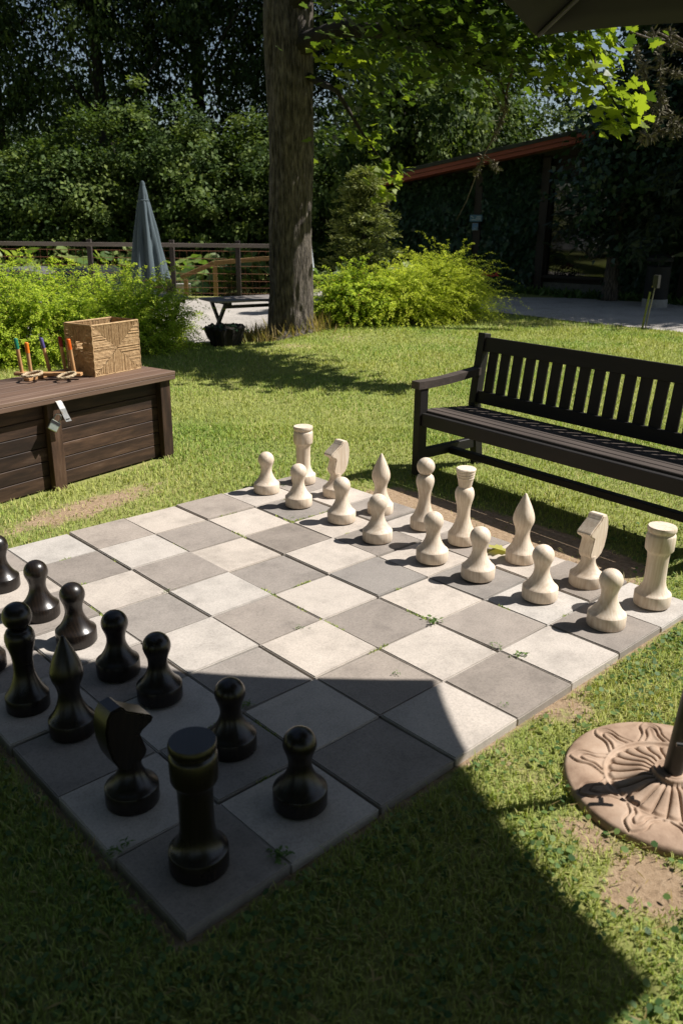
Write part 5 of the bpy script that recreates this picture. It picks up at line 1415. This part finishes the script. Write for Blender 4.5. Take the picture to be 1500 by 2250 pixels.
for nm_, c0, c1 in (('sill', (-ww / 2 - .08, -0.07, -wh / 2 - 0.03), (ww / 2 + .08, -0.07, -wh / 2 - 0.03)), ('frame_top', (-ww / 2 - .05, -0.03, wh / 2 + 0.02), (ww / 2 + .05, -0.03, wh / 2 + 0.02))):
    beam(nm_, c0, c1, 0.14 if nm_ == 'sill' else 0.1, 0.06, M['house'], win)
for x in (-ww / 2 - 0.01, ww / 2 + 0.01): beam('frame_side', (x, -0.03, -wh / 2), (x, -0.03, wh / 2 - 0.012), 0.1, 0.07, M['house'], win, up=(1, 0, 0))
MB().box((0, 0.045, 0), (ww, 0.02, wh)).build('pane', M['pane'], win)
for x in (hw(1053, 500)[0], hw(1195, 500)[0]): beam('wall_post', (x, -0.09, 0.0), (x, -0.09, rz(x) - 0.12), 0.15, 0.20, M['house'], house, up=(1, 0, 0))
# roof: deck boards underneath, red fascia boards, felt on top
xe0, xe1 = x0_ - 0.55, HL + 0.6
rp = [(xe0, -0.75, rz(xe0) + 0.05), (xe1, -0.75, rz(xe1) + 0.05), (xe1, 7.5, rz(xe1) + 0.05), (xe0, 7.5, rz(xe0) + 0.05)]
b = MB(); b.add([*rp, *[(x, y, z + 0.11) for x, y, z in rp]], [(3, 2, 1, 0), (4, 5, 6, 7), (0, 1, 5, 4), (1, 2, 6, 5), (2, 3, 7, 6), (3, 0, 4, 7)])
roof = b.build('roof', M['roof'], house)
beam('fascia_board', (xe0, -0.772, rz(xe0) + 0.115), (xe1, -0.772, rz(xe1) + 0.115), 0.028, 0.10, M['fascia'], house)
beam('fascia_board', (xe0, -0.800, rz(xe0) + 0.19), (xe1, -0.800, rz(xe1) + 0.19), 0.028, 0.085, M['roof'], house)
beam('fascia_board', (xe0, -0.745, rz(xe0) + 0.015), (xe1, -0.745, rz(xe1) + 0.015), 0.028, 0.085, M['fascia'], house)
for k in range(5): beam('soffit_board', (xe0, -0.655 + 0.132 * k, rz(xe0) + 0.032), (xe1, -0.655 + 0.132 * k, rz(xe1) + 0.032), 0.124, 0.022, M['fascia'], house)
# ivy on the wall
def ivy(x0, x1, zlo, zhi_fn, n, seed, name='ivy'):
    g = np.random.default_rng(seed)
    x = g.uniform(x0, x1, n); z = zlo + g.random(n) * (np.array([zhi_fn(a) for a in x]) - zlo)
    dens = 0.5 + 0.5 * np.sin(x * 3.3 + 1.7 * np.sin(z * 2.2 + seed)) * np.sin(z * 3.1 + x)
    k = g.random(n) < 0.35 + 0.75 * dens; x, z, dens = x[k], z[k], dens[k]; n = len(x)
    y = -0.05 - (0.04 + 0.20 * dens) * g.random(n)
    Nv = unit(np.array([0, -0.8, 0.45]) + rvec(n, g) * 0.5); Tv = unit(np.array([0, -0.1, -1.0]) + rvec(n, g) * 0.6)
    return leaf_obj(name, np.stack([x, y, z], 1), Nv, Tv, g.uniform(0.09, 0.19, n), IVY, M['ivy'], None, house, 'stuff')
xp1 = hw(1053, 500)[0]; xp2 = hw(1195, 500)[0]
ivy(hw(865, 500)[0], xp1 - 0.12, 0.1, lambda x: rz(x) - 0.02, 6500, 401)
ivy(xp1 + 0.12, xp2 - 0.15, 0.2, lambda x: rz(x) + 0.0, 5200, 402)
ivy(xr + 0.1, HL - 0.1, 0.1, lambda x: rz(x) - 0.1, 4200, 403)
# signs on the post
m4 = hm @ Matrix.Translation((xp1, -0.222, 0))
sxa, sza = hw(1041, 472); sxb, szb = hw(1067, 487); dxs = xp1
sign = thing('direction_sign', 'teal blue direction sign with white arrow and text lines on the ivy post', 'sign', matrix=hm @ Matrix.Translation(((sxa + sxb) / 2, -0.215, (sza + szb) / 2)))
sw, sh_ = abs(sxb - sxa), abs(sza - szb)
link('panel', box_mesh(sw, 0.02, sh_, 0.002, M['sign_teal']), sign)
b = MB()
for k, (xa, xb, zz) in enumerate(((0.05, 0.42, 0.20), (-0.02, 0.42, -0.02), (-0.36, 0.40, -0.24))): b.box(((xa + xb) / 2 * sw, -0.012, zz * sh_), ((xb - xa) * sw, 0.004, 0.10 * sh_))
b.build('text_lines', M['dim_white'], sign)
b = MB(); b.box((-0.28 * sw, -0.012, 0.16 * sh_), (0.26 * sw, 0.004, 0.09 * sh_), Matrix.Rotation(rad(35), 3, 'Y'))
b.box((-0.36 * sw, -0.0125, 0.27 * sh_), (0.10 * sw, 0.004, 0.10 * sh_)); b.build('arrow', M['dim_white'], sign)
tx0, tz0 = hw(1046, 490); tx1, tz1 = hw(1058, 506)
wsign = thing('wheelchair_sign', 'small blue sign with white wheelchair symbol under the direction sign', 'sign', matrix=hm @ Matrix.Translation(((tx0 + tx1) / 2, -0.215, (tz0 + tz1) / 2)))
s2, h2 = abs(tx1 - tx0), abs(tz0 - tz1)
link('panel', box_mesh(s2, 0.02, h2, 0.002, M['sign_blue']), wsign)
b = MB()
for a_, b__ in (((-.46, .46), (.46, .46)), ((.46, .46), (.46, -.46)), ((.46, -.46), (-.46, -.46)), ((-.46, -.46), (-.46, .46))): b.tube([(a_[0] * s2, -0.012, a_[1] * h2), (b__[0] * s2, -0.012, b__[1] * h2)], 0.005, 4)
b.build('border', M['dim_white'], wsign)
b = MB(); b.tube([(0.20 * s2 * math.cos(a * .349) + .02 * s2, -0.012, 0.16 * h2 * math.sin(a * .349) - 0.16 * h2) for a in range(-11, 4)], 0.007, 5)
b.tube([(-0.02 * s2, -0.012, 0.22 * h2), (0.0, -0.012, -0.02 * h2), (0.18 * s2, -0.012, -0.02 * h2), (0.28 * s2, -0.012, -0.24 * h2)], 0.007, 5)
b.lathe([(0.0001, -0.012), (0.012, 0), (0.0001, 0.012)], 10, (-0.03 * s2, -0.012, 0.31 * h2)); b.build('symbol', M['dim_white'], wsign)
# flowers at the foot of the wall
def flowers(c, label, seed, n=14):
    g = np.random.default_rng(seed)
    o = thing('flowering_plant', label, 'plant', c, 0, 'red flowers by the house wall')
    P_ = g.normal(size=(160, 3)) * np.array([.16, .16, .10]) + np.array([0, 0, .3]); leaf_obj('foliage', P_, rvec(160, g) + np.array([0, 0, 1]), rvec(160, g), g.uniform(.05, .09, 160), QUAD, M['ivy'], None, o, 'stuff')
    b = MB()
    for k in range(n):
        p = g.normal(size=3) * np.array([.06, .06, .04]) + np.array([0, 0, .50]); b.lathe([(0.0001, -.015), (.035, 0.0), (.03, .015), (0.0001, .02)], 7, tuple(p))
    b.build('blossom', M['red_petal'], o, smooth=True)
flowers(seat(*at(1067, 625, 19.3).xy), 'red flowers beside the shaded end of the arching bush', 5)
flowers(seat(*at(1089, 628, 19.6).xy), 'smaller red flowers farther right at the foot of the wall', 6, 8)
g = np.random.default_rng(66); n = 5200
xx = g.uniform(0.3, HL, n); yy = -0.15 - np.abs(g.normal(0, 0.28, n)) - 0.25 * (0.5 + 0.5 * np.sin(xx * 2.3))
Pw = np.stack([xx, yy, np.zeros(n)], 1) @ np.array(hm.to_3x3()).T + np.array(hm.translation)
tag(leaf_obj('ground_cover', Pw, unit(np.array([0, 0, .7]) + rvec(n, g) * .7), unit(np.array([0, 0, .6]) + rvec(n, g)), g.uniform(.10, .26, n), SLIM, M['clover'], None), kind='stuff')

# ivy-wrapped stem in front of the window's right side
it = at(1342, 600, 19.6); it = seat(it.x, it.y)
ivyt = thing('ivy_tree', 'small ivy-wrapped tree standing at the right side of the house window', 'tree', it)
link('trunk', trunk_mesh('trunk', [(0, 0, -.1), (.05, 0, 1.2), (0.1, 0, 2.6), (.2, .1, 4.0)], [.17, .14, .12, .05], 16, M['bark'], .12, 15, .2), ivyt)
P_, Nv, Tv, S_, r_ = clump_crown(190, 50, 1.6, 1.5, 1.7, 0.13, 61, .24)
leaf_obj('crown', P_ + np.array([0.25, -0.35, 3.25]), Nv, Tv, S_, IVY, M['ivy'], r_, ivyt, 'stuff')
g = np.random.default_rng(62); n = 900; a = g.uniform(0, 6.28, n); z = g.uniform(0, 2.4, n)
k = g.random(n) < 0.35 + 0.5 * np.sin(z * 3 + a)
P_ = np.stack([.19 * np.cos(a), .19 * np.sin(a), z], 1)[k]; leaf_obj('ivy', P_, P_ * np.array([4, 4, 0]) + np.array([0, 0, .5]) + rvec(len(P_), g) * .4, rvec(len(P_), g) + np.array([0, 0, -1]), g.uniform(.07, .13, len(P_)), IVY, M['ivy'], None, ivyt, 'stuff')

# litter bin
bn = at(1440, 640, 18.6); bn = seat(bn.x, bn.y)
lb = thing('litter_bin', 'round black litter bin on a pale concrete base by the path', 'litter bin', bn)
MB().lathe([(0.0001, 0), (.25, 0), (.25, .16), (.24, .17), (0.0001, .17)], 28).build('base', M['pale_concrete'], lb, smooth=True)
MB().lathe([(0.0001, .171), (.235, .171), (.235, .80), (.225, .81), (0.0001, .81)], 28).build('drum', M['bin'], lb, smooth=True)
MB().lathe([(0.0001, .92), (.25, .90), (.26, .93), (.25, .97), (.12, 1.03), (0.0001, 1.04)], 28).build('lid', M['bin'], lb, smooth=True)
b = MB()
for k in range(4): a = k * 1.57 + .4; b.tube([(.22 * math.cos(a), .22 * math.sin(a), .80), (.22 * math.cos(a), .22 * math.sin(a), .915)], .014, 6)
b.build('lid_supports', M['bin'], lb)
MB().tube([(-.02, -.255, 1.0), (.06, -.25, 1.01)], .012, 6).build('catch', M['steel'], lb)

# standpipe post on the lawn
pp_ = gp(1412, 724)
post = thing('garden_standpipe', 'thin twin green post with a small black box on top at the lawn edge', 'post', pp_)
lean = Vector((RGT[0], RGT[1], 0)) * 0.075
def pz(z, o=0.0): return tuple(lean * z + Vector((RGT[0], RGT[1], 0)) * o + Vector((0, 0, z)))
beam('wooden_stake', pz(-.02, -.022), pz(.60, -.012), 0.030, 0.022, M['green_post'], post, up=(FWD[0], FWD[1], 0))
MB().tube([pz(-.02, .028), pz(.66, .050)], .011, 8).build('pipe', M['grey_post'], post, smooth=True)
hd = MB().box(pz(.76, .06), (.085, .085, .20)).build('head_box', M['black_metal'], post)
MB().tube([pz(.80, .02), pz(.79, .115)], .006, 6).build('lever', M['steel'], post)
MB().box(pz(.68, .055), (.05, .095, .018)).build('coupling', M['yellow'], post)

# ------------------------------------------------------------------ yard: tables, stump, parasols, fence, handrail, cars
def picnic_table(s, r, rotd, label, L_=1.5, W_=0.72, H_=0.72):
    c = sr(s, r); o = thing('picnic_table', label, 'table', seat(c.x, c.y), rad(rotd), 'grey cross-legged tables in the gravel yard')
    for k in range(5): beam('tabletop_board', (-L_ / 2, (k - 2) * W_ / 5, H_ - 0.016), (L_ / 2, (k - 2) * W_ / 5, H_ - 0.016), W_ / 5 - 0.008, 0.030, M['table'], o)
    for x in (-L_ / 2 + 0.18, L_ / 2 - 0.18):
        beam('leg', (x - 0.021, -W_ / 2 + 0.03, H_ - 0.05), (x - 0.021, W_ / 2 - 0.05, 0.0), 0.06, 0.040, M['table_leg'], o, up=(1, 0, 0))
        beam('leg', (x + 0.021, W_ / 2 - 0.03, H_ - 0.05), (x + 0.021, -W_ / 2 + 0.05, 0.0), 0.06, 0.040, M['table_leg'], o, up=(1, 0, 0))
        beam('cross_bar', (x + 0.064, -W_ / 2 + 0.03, H_ - 0.056), (x + 0.064, W_ / 2 - 0.03, H_ - 0.056), 0.04, 0.046, M['table_leg'], o)
    beam('apron', (-L_ / 2 + 0.16, -W_ / 2 + 0.10, H_ - 0.10), (L_ / 2 - 0.16, -W_ / 2 + 0.10, H_ - 0.10), 0.03, 0.05, M['table_leg'], o)
    return o
tc_ = gp(486, 660, 0.42)
def sr_of(p): return ((p.x - CAM[0]) * FWD[0] + (p.y - CAM[1]) * FWD[1], (p.x - CAM[0]) * RGT[0] + (p.y - CAM[1]) * RGT[1])
picnic_table(*sr_of(tc_ + Vector((math.cos(rad(-12)), math.sin(rad(-12)), 0)) * 0.52), -12, 'grey slatted table with crossed legs half hidden by the maple trunk')
tc_ = gp(404, 668, 0.42)
picnic_table(*sr_of(tc_ - Vector((math.cos(rad(-12)), math.sin(rad(-12)), 0)) * 0.6), -12, 'grey table mostly hidden behind the light green bush', 1.2)
sc_ = gp(497, 757); sc_ = seat(sc_.x, sc_.y)
stump = thing('tree_stump', 'low dark rotten tree stump with ragged top left of the maple', 'tree stump', sc_)
b = MB(); n = 40; Vv = []; Fc = []; lay = [(0.0, 0.17), (0.08, 0.18), (0.16, 0.20), (0.24, 0.225), (0.27, 0.20), (0.24, 0.16), (0.20, 0.0)]
for i, (z, r) in enumerate(lay):
    for k in range(n):
        a = 2 * math.pi * k / n; w_ = 1 + 0.22 * mnoise.noise(Vector((math.cos(a) * 3, math.sin(a) * 3, z * 3))) + 0.16 * mnoise.noise(Vector((math.cos(a) * 9, math.sin(a) * 9, z * 6)))
        zz = z + (0.06 * mnoise.noise(Vector((math.cos(a) * 5, math.sin(a) * 5, 7))) if 3 <= i <= 5 else 0)
        Vv.append((r * 1.25 * w_ * math.cos(a), r * 1.05 * w_ * math.sin(a), zz))
for i in range(len(lay) - 1):
    for k in range(n): Fc.append((i * n + k, i * n + (k + 1) % n, (i + 1) * n + (k + 1) % n, (i + 1) * n + k))
b.add(Vv, Fc).build('wood', M['dark_bark'], stump)
g = np.random.default_rng(71); P_ = np.stack([g.normal(0, .12, 220), g.normal(0, .12, 220), np.full(220, .24)], 1)
leaf_obj('moss', P_, rvec(220, g) + np.array([0, 0, 1]), rvec(220, g), g.uniform(.03, .07, 220), QUAD, M['ivy'], None, stump, 'stuff')

def closed_parasol(c, ztop, zbot, rbot, mat, label, seed):
    o = thing('closed_parasol', label, 'parasol', c, 0, 'closed parasols in the gravel yard')
    r = random.Random(seed); n = 64; lay = 26; Vv = []; Fc = []
    for i in range(lay + 1):
        t = i / lay; z = ztop - (ztop - zbot) * t
        Rm_ = 0.045 + (rbot - 0.045) * (t ** 0.85)
        if 0.14 < t < 0.19: Rm_ *= 0.90
        for k in range(n):
            a = 2 * math.pi * k / n
            fold = 1 + (0.22 * (abs(math.sin(a * 4 + 0.35 * math.sin(t * 4 + seed))) * 2 - 1) + 0.12 * math.sin(a * 3 + seed + 1.6 * t) + 0.05 * math.sin(a * 13 + t * 5)) * min(1, t * 2.2)
            zz = z + (0.035 * math.sin(a * 8) if i == lay else 0)
            Vv.append((Rm_ * fold * math.cos(a), Rm_ * fold * math.sin(a), zz))
    for i in range(lay):
        for k in range(n): Fc.append((i * n + k, (i + 1) * n + k, (i + 1) * n + (k + 1) % n, i * n + (k + 1) % n))
    MB().add(Vv, Fc).build('canopy', mat, o, smooth=True, sharp=80)
    MB().lathe([(0.0001, ztop + .07), (.03, ztop + .06), (.05, ztop + .02), (.052, ztop - .03), (.046, ztop - .03)], 18).build('cap', mat, o, smooth=True)
    zt_ = ztop - (ztop - zbot) * 0.165; rt = 0.045 + (rbot - 0.045) * (0.165 ** .85)
    MB().lathe([(rt * 1.02, zt_ - .016), (rt * 1.10, zt_), (rt * 1.02, zt_ + .016)], 32).build('tie', mat, o, smooth=True)
    MB().tube([(0, 0, 0), (0, 0, ztop)], .024, 12).build('pole', M['black_metal'], o, smooth=True)
    MB().lathe([(0.0001, 0), (.28, 0), (.28, .05), (.06, .08), (0.0001, .08)], 24).build('foot', M['pale_concrete'], o, smooth=True)
def para_at(u, vtop, vbot, s, half_px, mat, label, seed):
    c = at(u, 600, s); c = seat(c.x, c.y)
    zt_, zb_ = at(u, vtop, s).z, at(u, vbot, s).z
    closed_parasol(c, zt_ - c.z - 0.07, zb_ - c.z, half_px / FPX * s * 0.98, mat, label, seed)
para_at(326, 397, 612, 18.6, 34, M['grey_cloth'], 'closed grey blue parasol standing upright before the fence', 1)
para_at(668, 452, 606, 21.0, 20, M['pale_cloth'], 'closed pale parasol mostly hidden behind the maple trunk', 2)

fence = thing('wire_fence', 'dark post fence with a grey top rail and rusty wire mesh along the gravel yard', 'fence', (0, 0, 0))
fu = [-170, 14 - 190 + 180, 197, 376, 519, 660]
fp = []
for u in (-190, 5, 197, 376, 519, 655):
    s = 21.6; c = sr(s, (u - 750) / FPX * s * 0.965); fp.append((c, float(ground_z(c.x, c.y))))
fh = 0.0
for k, (c, gz) in enumerate(fp):
    if k == 1: continue
    beam('post', (c.x, c.y, gz - 0.05), (c.x, c.y, 1.07), 0.11, 0.11, M['fence'], fence, up=(FWD[0], FWD[1], 0))
pk = [fp[i] for i in (0, 2, 3, 4, 5)]
off = Vector((-FWD[0], -FWD[1], 0)) * 0.075
for (a_, ga), (b__, gb) in zip(pk, pk[1:]):
    beam('top_rail', Vector((a_.x, a_.y, 0.955)) + off, Vector((b__.x, b__.y, 0.955)) + off, 0.034, 0.095, M['rail'], fence)
b = MB(); nvt = 0
for (a_, ga), (b__, gb) in zip(pk, pk[1:]):
    for z in (0.82, 0.64, 0.46, 0.28, 0.10, -0.06, -0.2): b.tube([Vector((a_.x, a_.y, z)) - off * .2, Vector((b__.x, b__.y, z)) - off * .2], 0.006, 4, False)
    n_ = int((b__ - a_).length / 0.17)
    for k in range(1, n_): p = a_.lerp(b__, k / n_); b.tube([(p.x, p.y, -0.25), (p.x, p.y, 0.84)], 0.004, 4, False)
b.build('wire_mesh', M['rust'], fence)
hr = thing('ramp_handrail', 'yellowish wooden handrail sloping down beyond the fence', 'handrail', (0, 0, 0))
hpts = [at(398, 610, 22.6), at(470, 578, 22.6), at(560, 570, 22.6), at(640, 565, 22.6)]
for p, q_ in zip(hpts, hpts[1:]): beam('rail', p, q_, 0.07, 0.11, M['oiled'], hr)
for u, v in ((408, 608), (472, 580), (600, 570)):
    p = at(u, v, 22.6); beam('post', (p.x, p.y, float(ground_z(p.x, p.y)) - .1), (p.x, p.y, p.z - 0.06), 0.10, 0.10, M['oiled'], hr, up=(FWD[0], FWD[1], 0))
wl0, wl1 = at(384, 640, 23.4), at(420, 640, 23.4)
wall = thing('concrete_wall', 'low pale concrete wall at the foot of the handrail', 'wall', (0, 0, 0))
beam('panel', (wl0.x, wl0.y, -.45), (wl1.x, wl1.y, -.45), 0.2, 0.75, M['pale_concrete'], wall)

def car(c, rotd, paint, label, L_=4.4, W_=1.78, H_=1.46):
    o = thing('parked_car', label, 'car', c, rad(rotd), 'cars parked around the garden')
    def loft(sections, name, mat, parent):
        b = MB(); Vv = []; Fc = []; m = len(sections[0][1])
        for x, sec in sections:
            for (y, z) in sec: Vv.append((x, y, z))
        for i in range(len(sections) - 1):
            for k in range(m): Fc.append((i * m + k, i * m + (k + 1) % m, (i + 1) * m + (k + 1) % m, (i + 1) * m + k))
        Fc += [tuple(range(m))[::-1], tuple((len(sections) - 1) * m + k for k in range(m))]
        return b.add(Vv, Fc).build(name, mat, parent, smooth=True, sharp=40)
    def sec(hw_, z0, z1, r=0.10):
        return [(-hw_ + r, z0), (hw_ - r, z0), (hw_, z0 + r), (hw_, z1 - r), (hw_ - r * 1.3, z1), (-hw_ + r * 1.3, z1), (-hw_, z1 - r), (-hw_, z0 + r)]
    w = W_ / 2
    body = loft([(-L_ / 2, sec(w * .80, .40, .62)), (-L_ / 2 + .10, sec(w * .93, .28, .80)), (-L_ / 2 + .5, sec(w, .22, .92)), (0, sec(w, .20, .90)), (L_ / 2 - 1.1, sec(w, .22, .88)), (L_ / 2 - .4, sec(w * .96, .24, .78)), (L_ / 2 - .08, sec(w * .86, .30, .66)), (L_ / 2, sec(w * .72, .38, .56))], 'body', paint, o)
    def cab(hw_, z0, z1): return [(-hw_, z0), (hw_, z0), (hw_ * .99, z0 + .03), (hw_ * .80, z1 - .06), (hw_ * .70, z1), (-hw_ * .70, z1), (-hw_ * .80, z1 - .06), (-hw_ * .99, z0 + .03)]
    loft([(-L_ / 2 + .35, cab(w * .93, .88, .93)), (-L_ / 2 + 1.0, cab(w * .95, .88, H_ - .12)), (-L_ / 2 + 1.6, cab(w * .95, .88, H_ - .02)), (-.1, cab(w * .95, .88, H_ - .02)), (.35, cab(w * .95, .88, H_ - .12)), (L_ / 2 - 1.05, cab(w * .92, .86, .90))], 'windows', M['car_glass'], o)
    loft([(-L_ / 2 + .9, [(-w * .68, H_ - .14), (w * .68, H_ - .14), (w * .66, H_ - .09), (-w * .66, H_ - .09)]), (-L_ / 2 + 1.6, [(-w * .70, H_ - .05), (w * .70, H_ - .05), (w * .64, H_ + .01), (-w * .64, H_ + .01)]), (-.1, [(-w * .70, H_ - .05), (w * .70, H_ - .05), (w * .64, H_ + .01), (-w * .64, H_ + .01)]), (.42, [(-w * .69, H_ - .16), (w * .69, H_ - .16), (w * .66, H_ - .10), (-w * .66, H_ - .10)])], 'roof', paint, o)
    for sy in (-1, 1):
        MB().tube([(.38, sy * w * .74, H_ - .12), (L_ / 2 - 1.02, sy * w * .93, .89)], .035, 6).build('pillar', paint, o)
        MB().tube([(-.35, sy * w * .735, H_ - .05), (-.30, sy * w * .945, .89)], .04, 6).build('pillar', paint, o)
        MB().box((.70, sy * (w + .07), .95), (.12, .16, .12)).build('mirror', paint, o)
        MB().box((L_ / 2 - .10, sy * w * .66, .62), (.10, .30, .12)).build('headlight', M['white'], o)
        MB().box((-L_ / 2 + .04, sy * w * .70, .70), (.08, .26, .12)).build('tail_light', M['red'], o)
        for sx_ in (-1, 1):
            wh_ = MB().lathe([(.20, -.10), (.31, -.10), (.325, -.07), (.325, .07), (.31, .10), (.20, .10)], 24)
            q_ = wh_.build('wheel', M['tyre'], o, Matrix.Translation((sx_ * L_ * .305, sy * (w - .09), .325)) @ Matrix.Rotation(rad(90), 4, 'X'), smooth=True)
            MB().lathe([(0.0001, -.085), (.20, -.095), (.20, .095), (0.0001, .085)], 20).build('rim', M['steel'], q_, smooth=True)
    return o
c = sr(24.5, -6.9); car((c.x, c.y, -1.22), -43 - 25, M['car_dark'], 'dark car parked beyond the fence left of the closed parasol')
c = sr(24.7, -9.4); car((c.x, c.y, -1.25), -43 + 160, M['car_grey'], 'grey car parked beyond the left part of the fence')
car((-2.6, 10.9, GZ), 84, M['car_white'], 'white car parked left of the garden, seen only as a reflection in the window')
car((-4.2, 13.4, GZ), 96, M['car_grey'], 'grey car parked left of the garden, seen only as a reflection in the window')
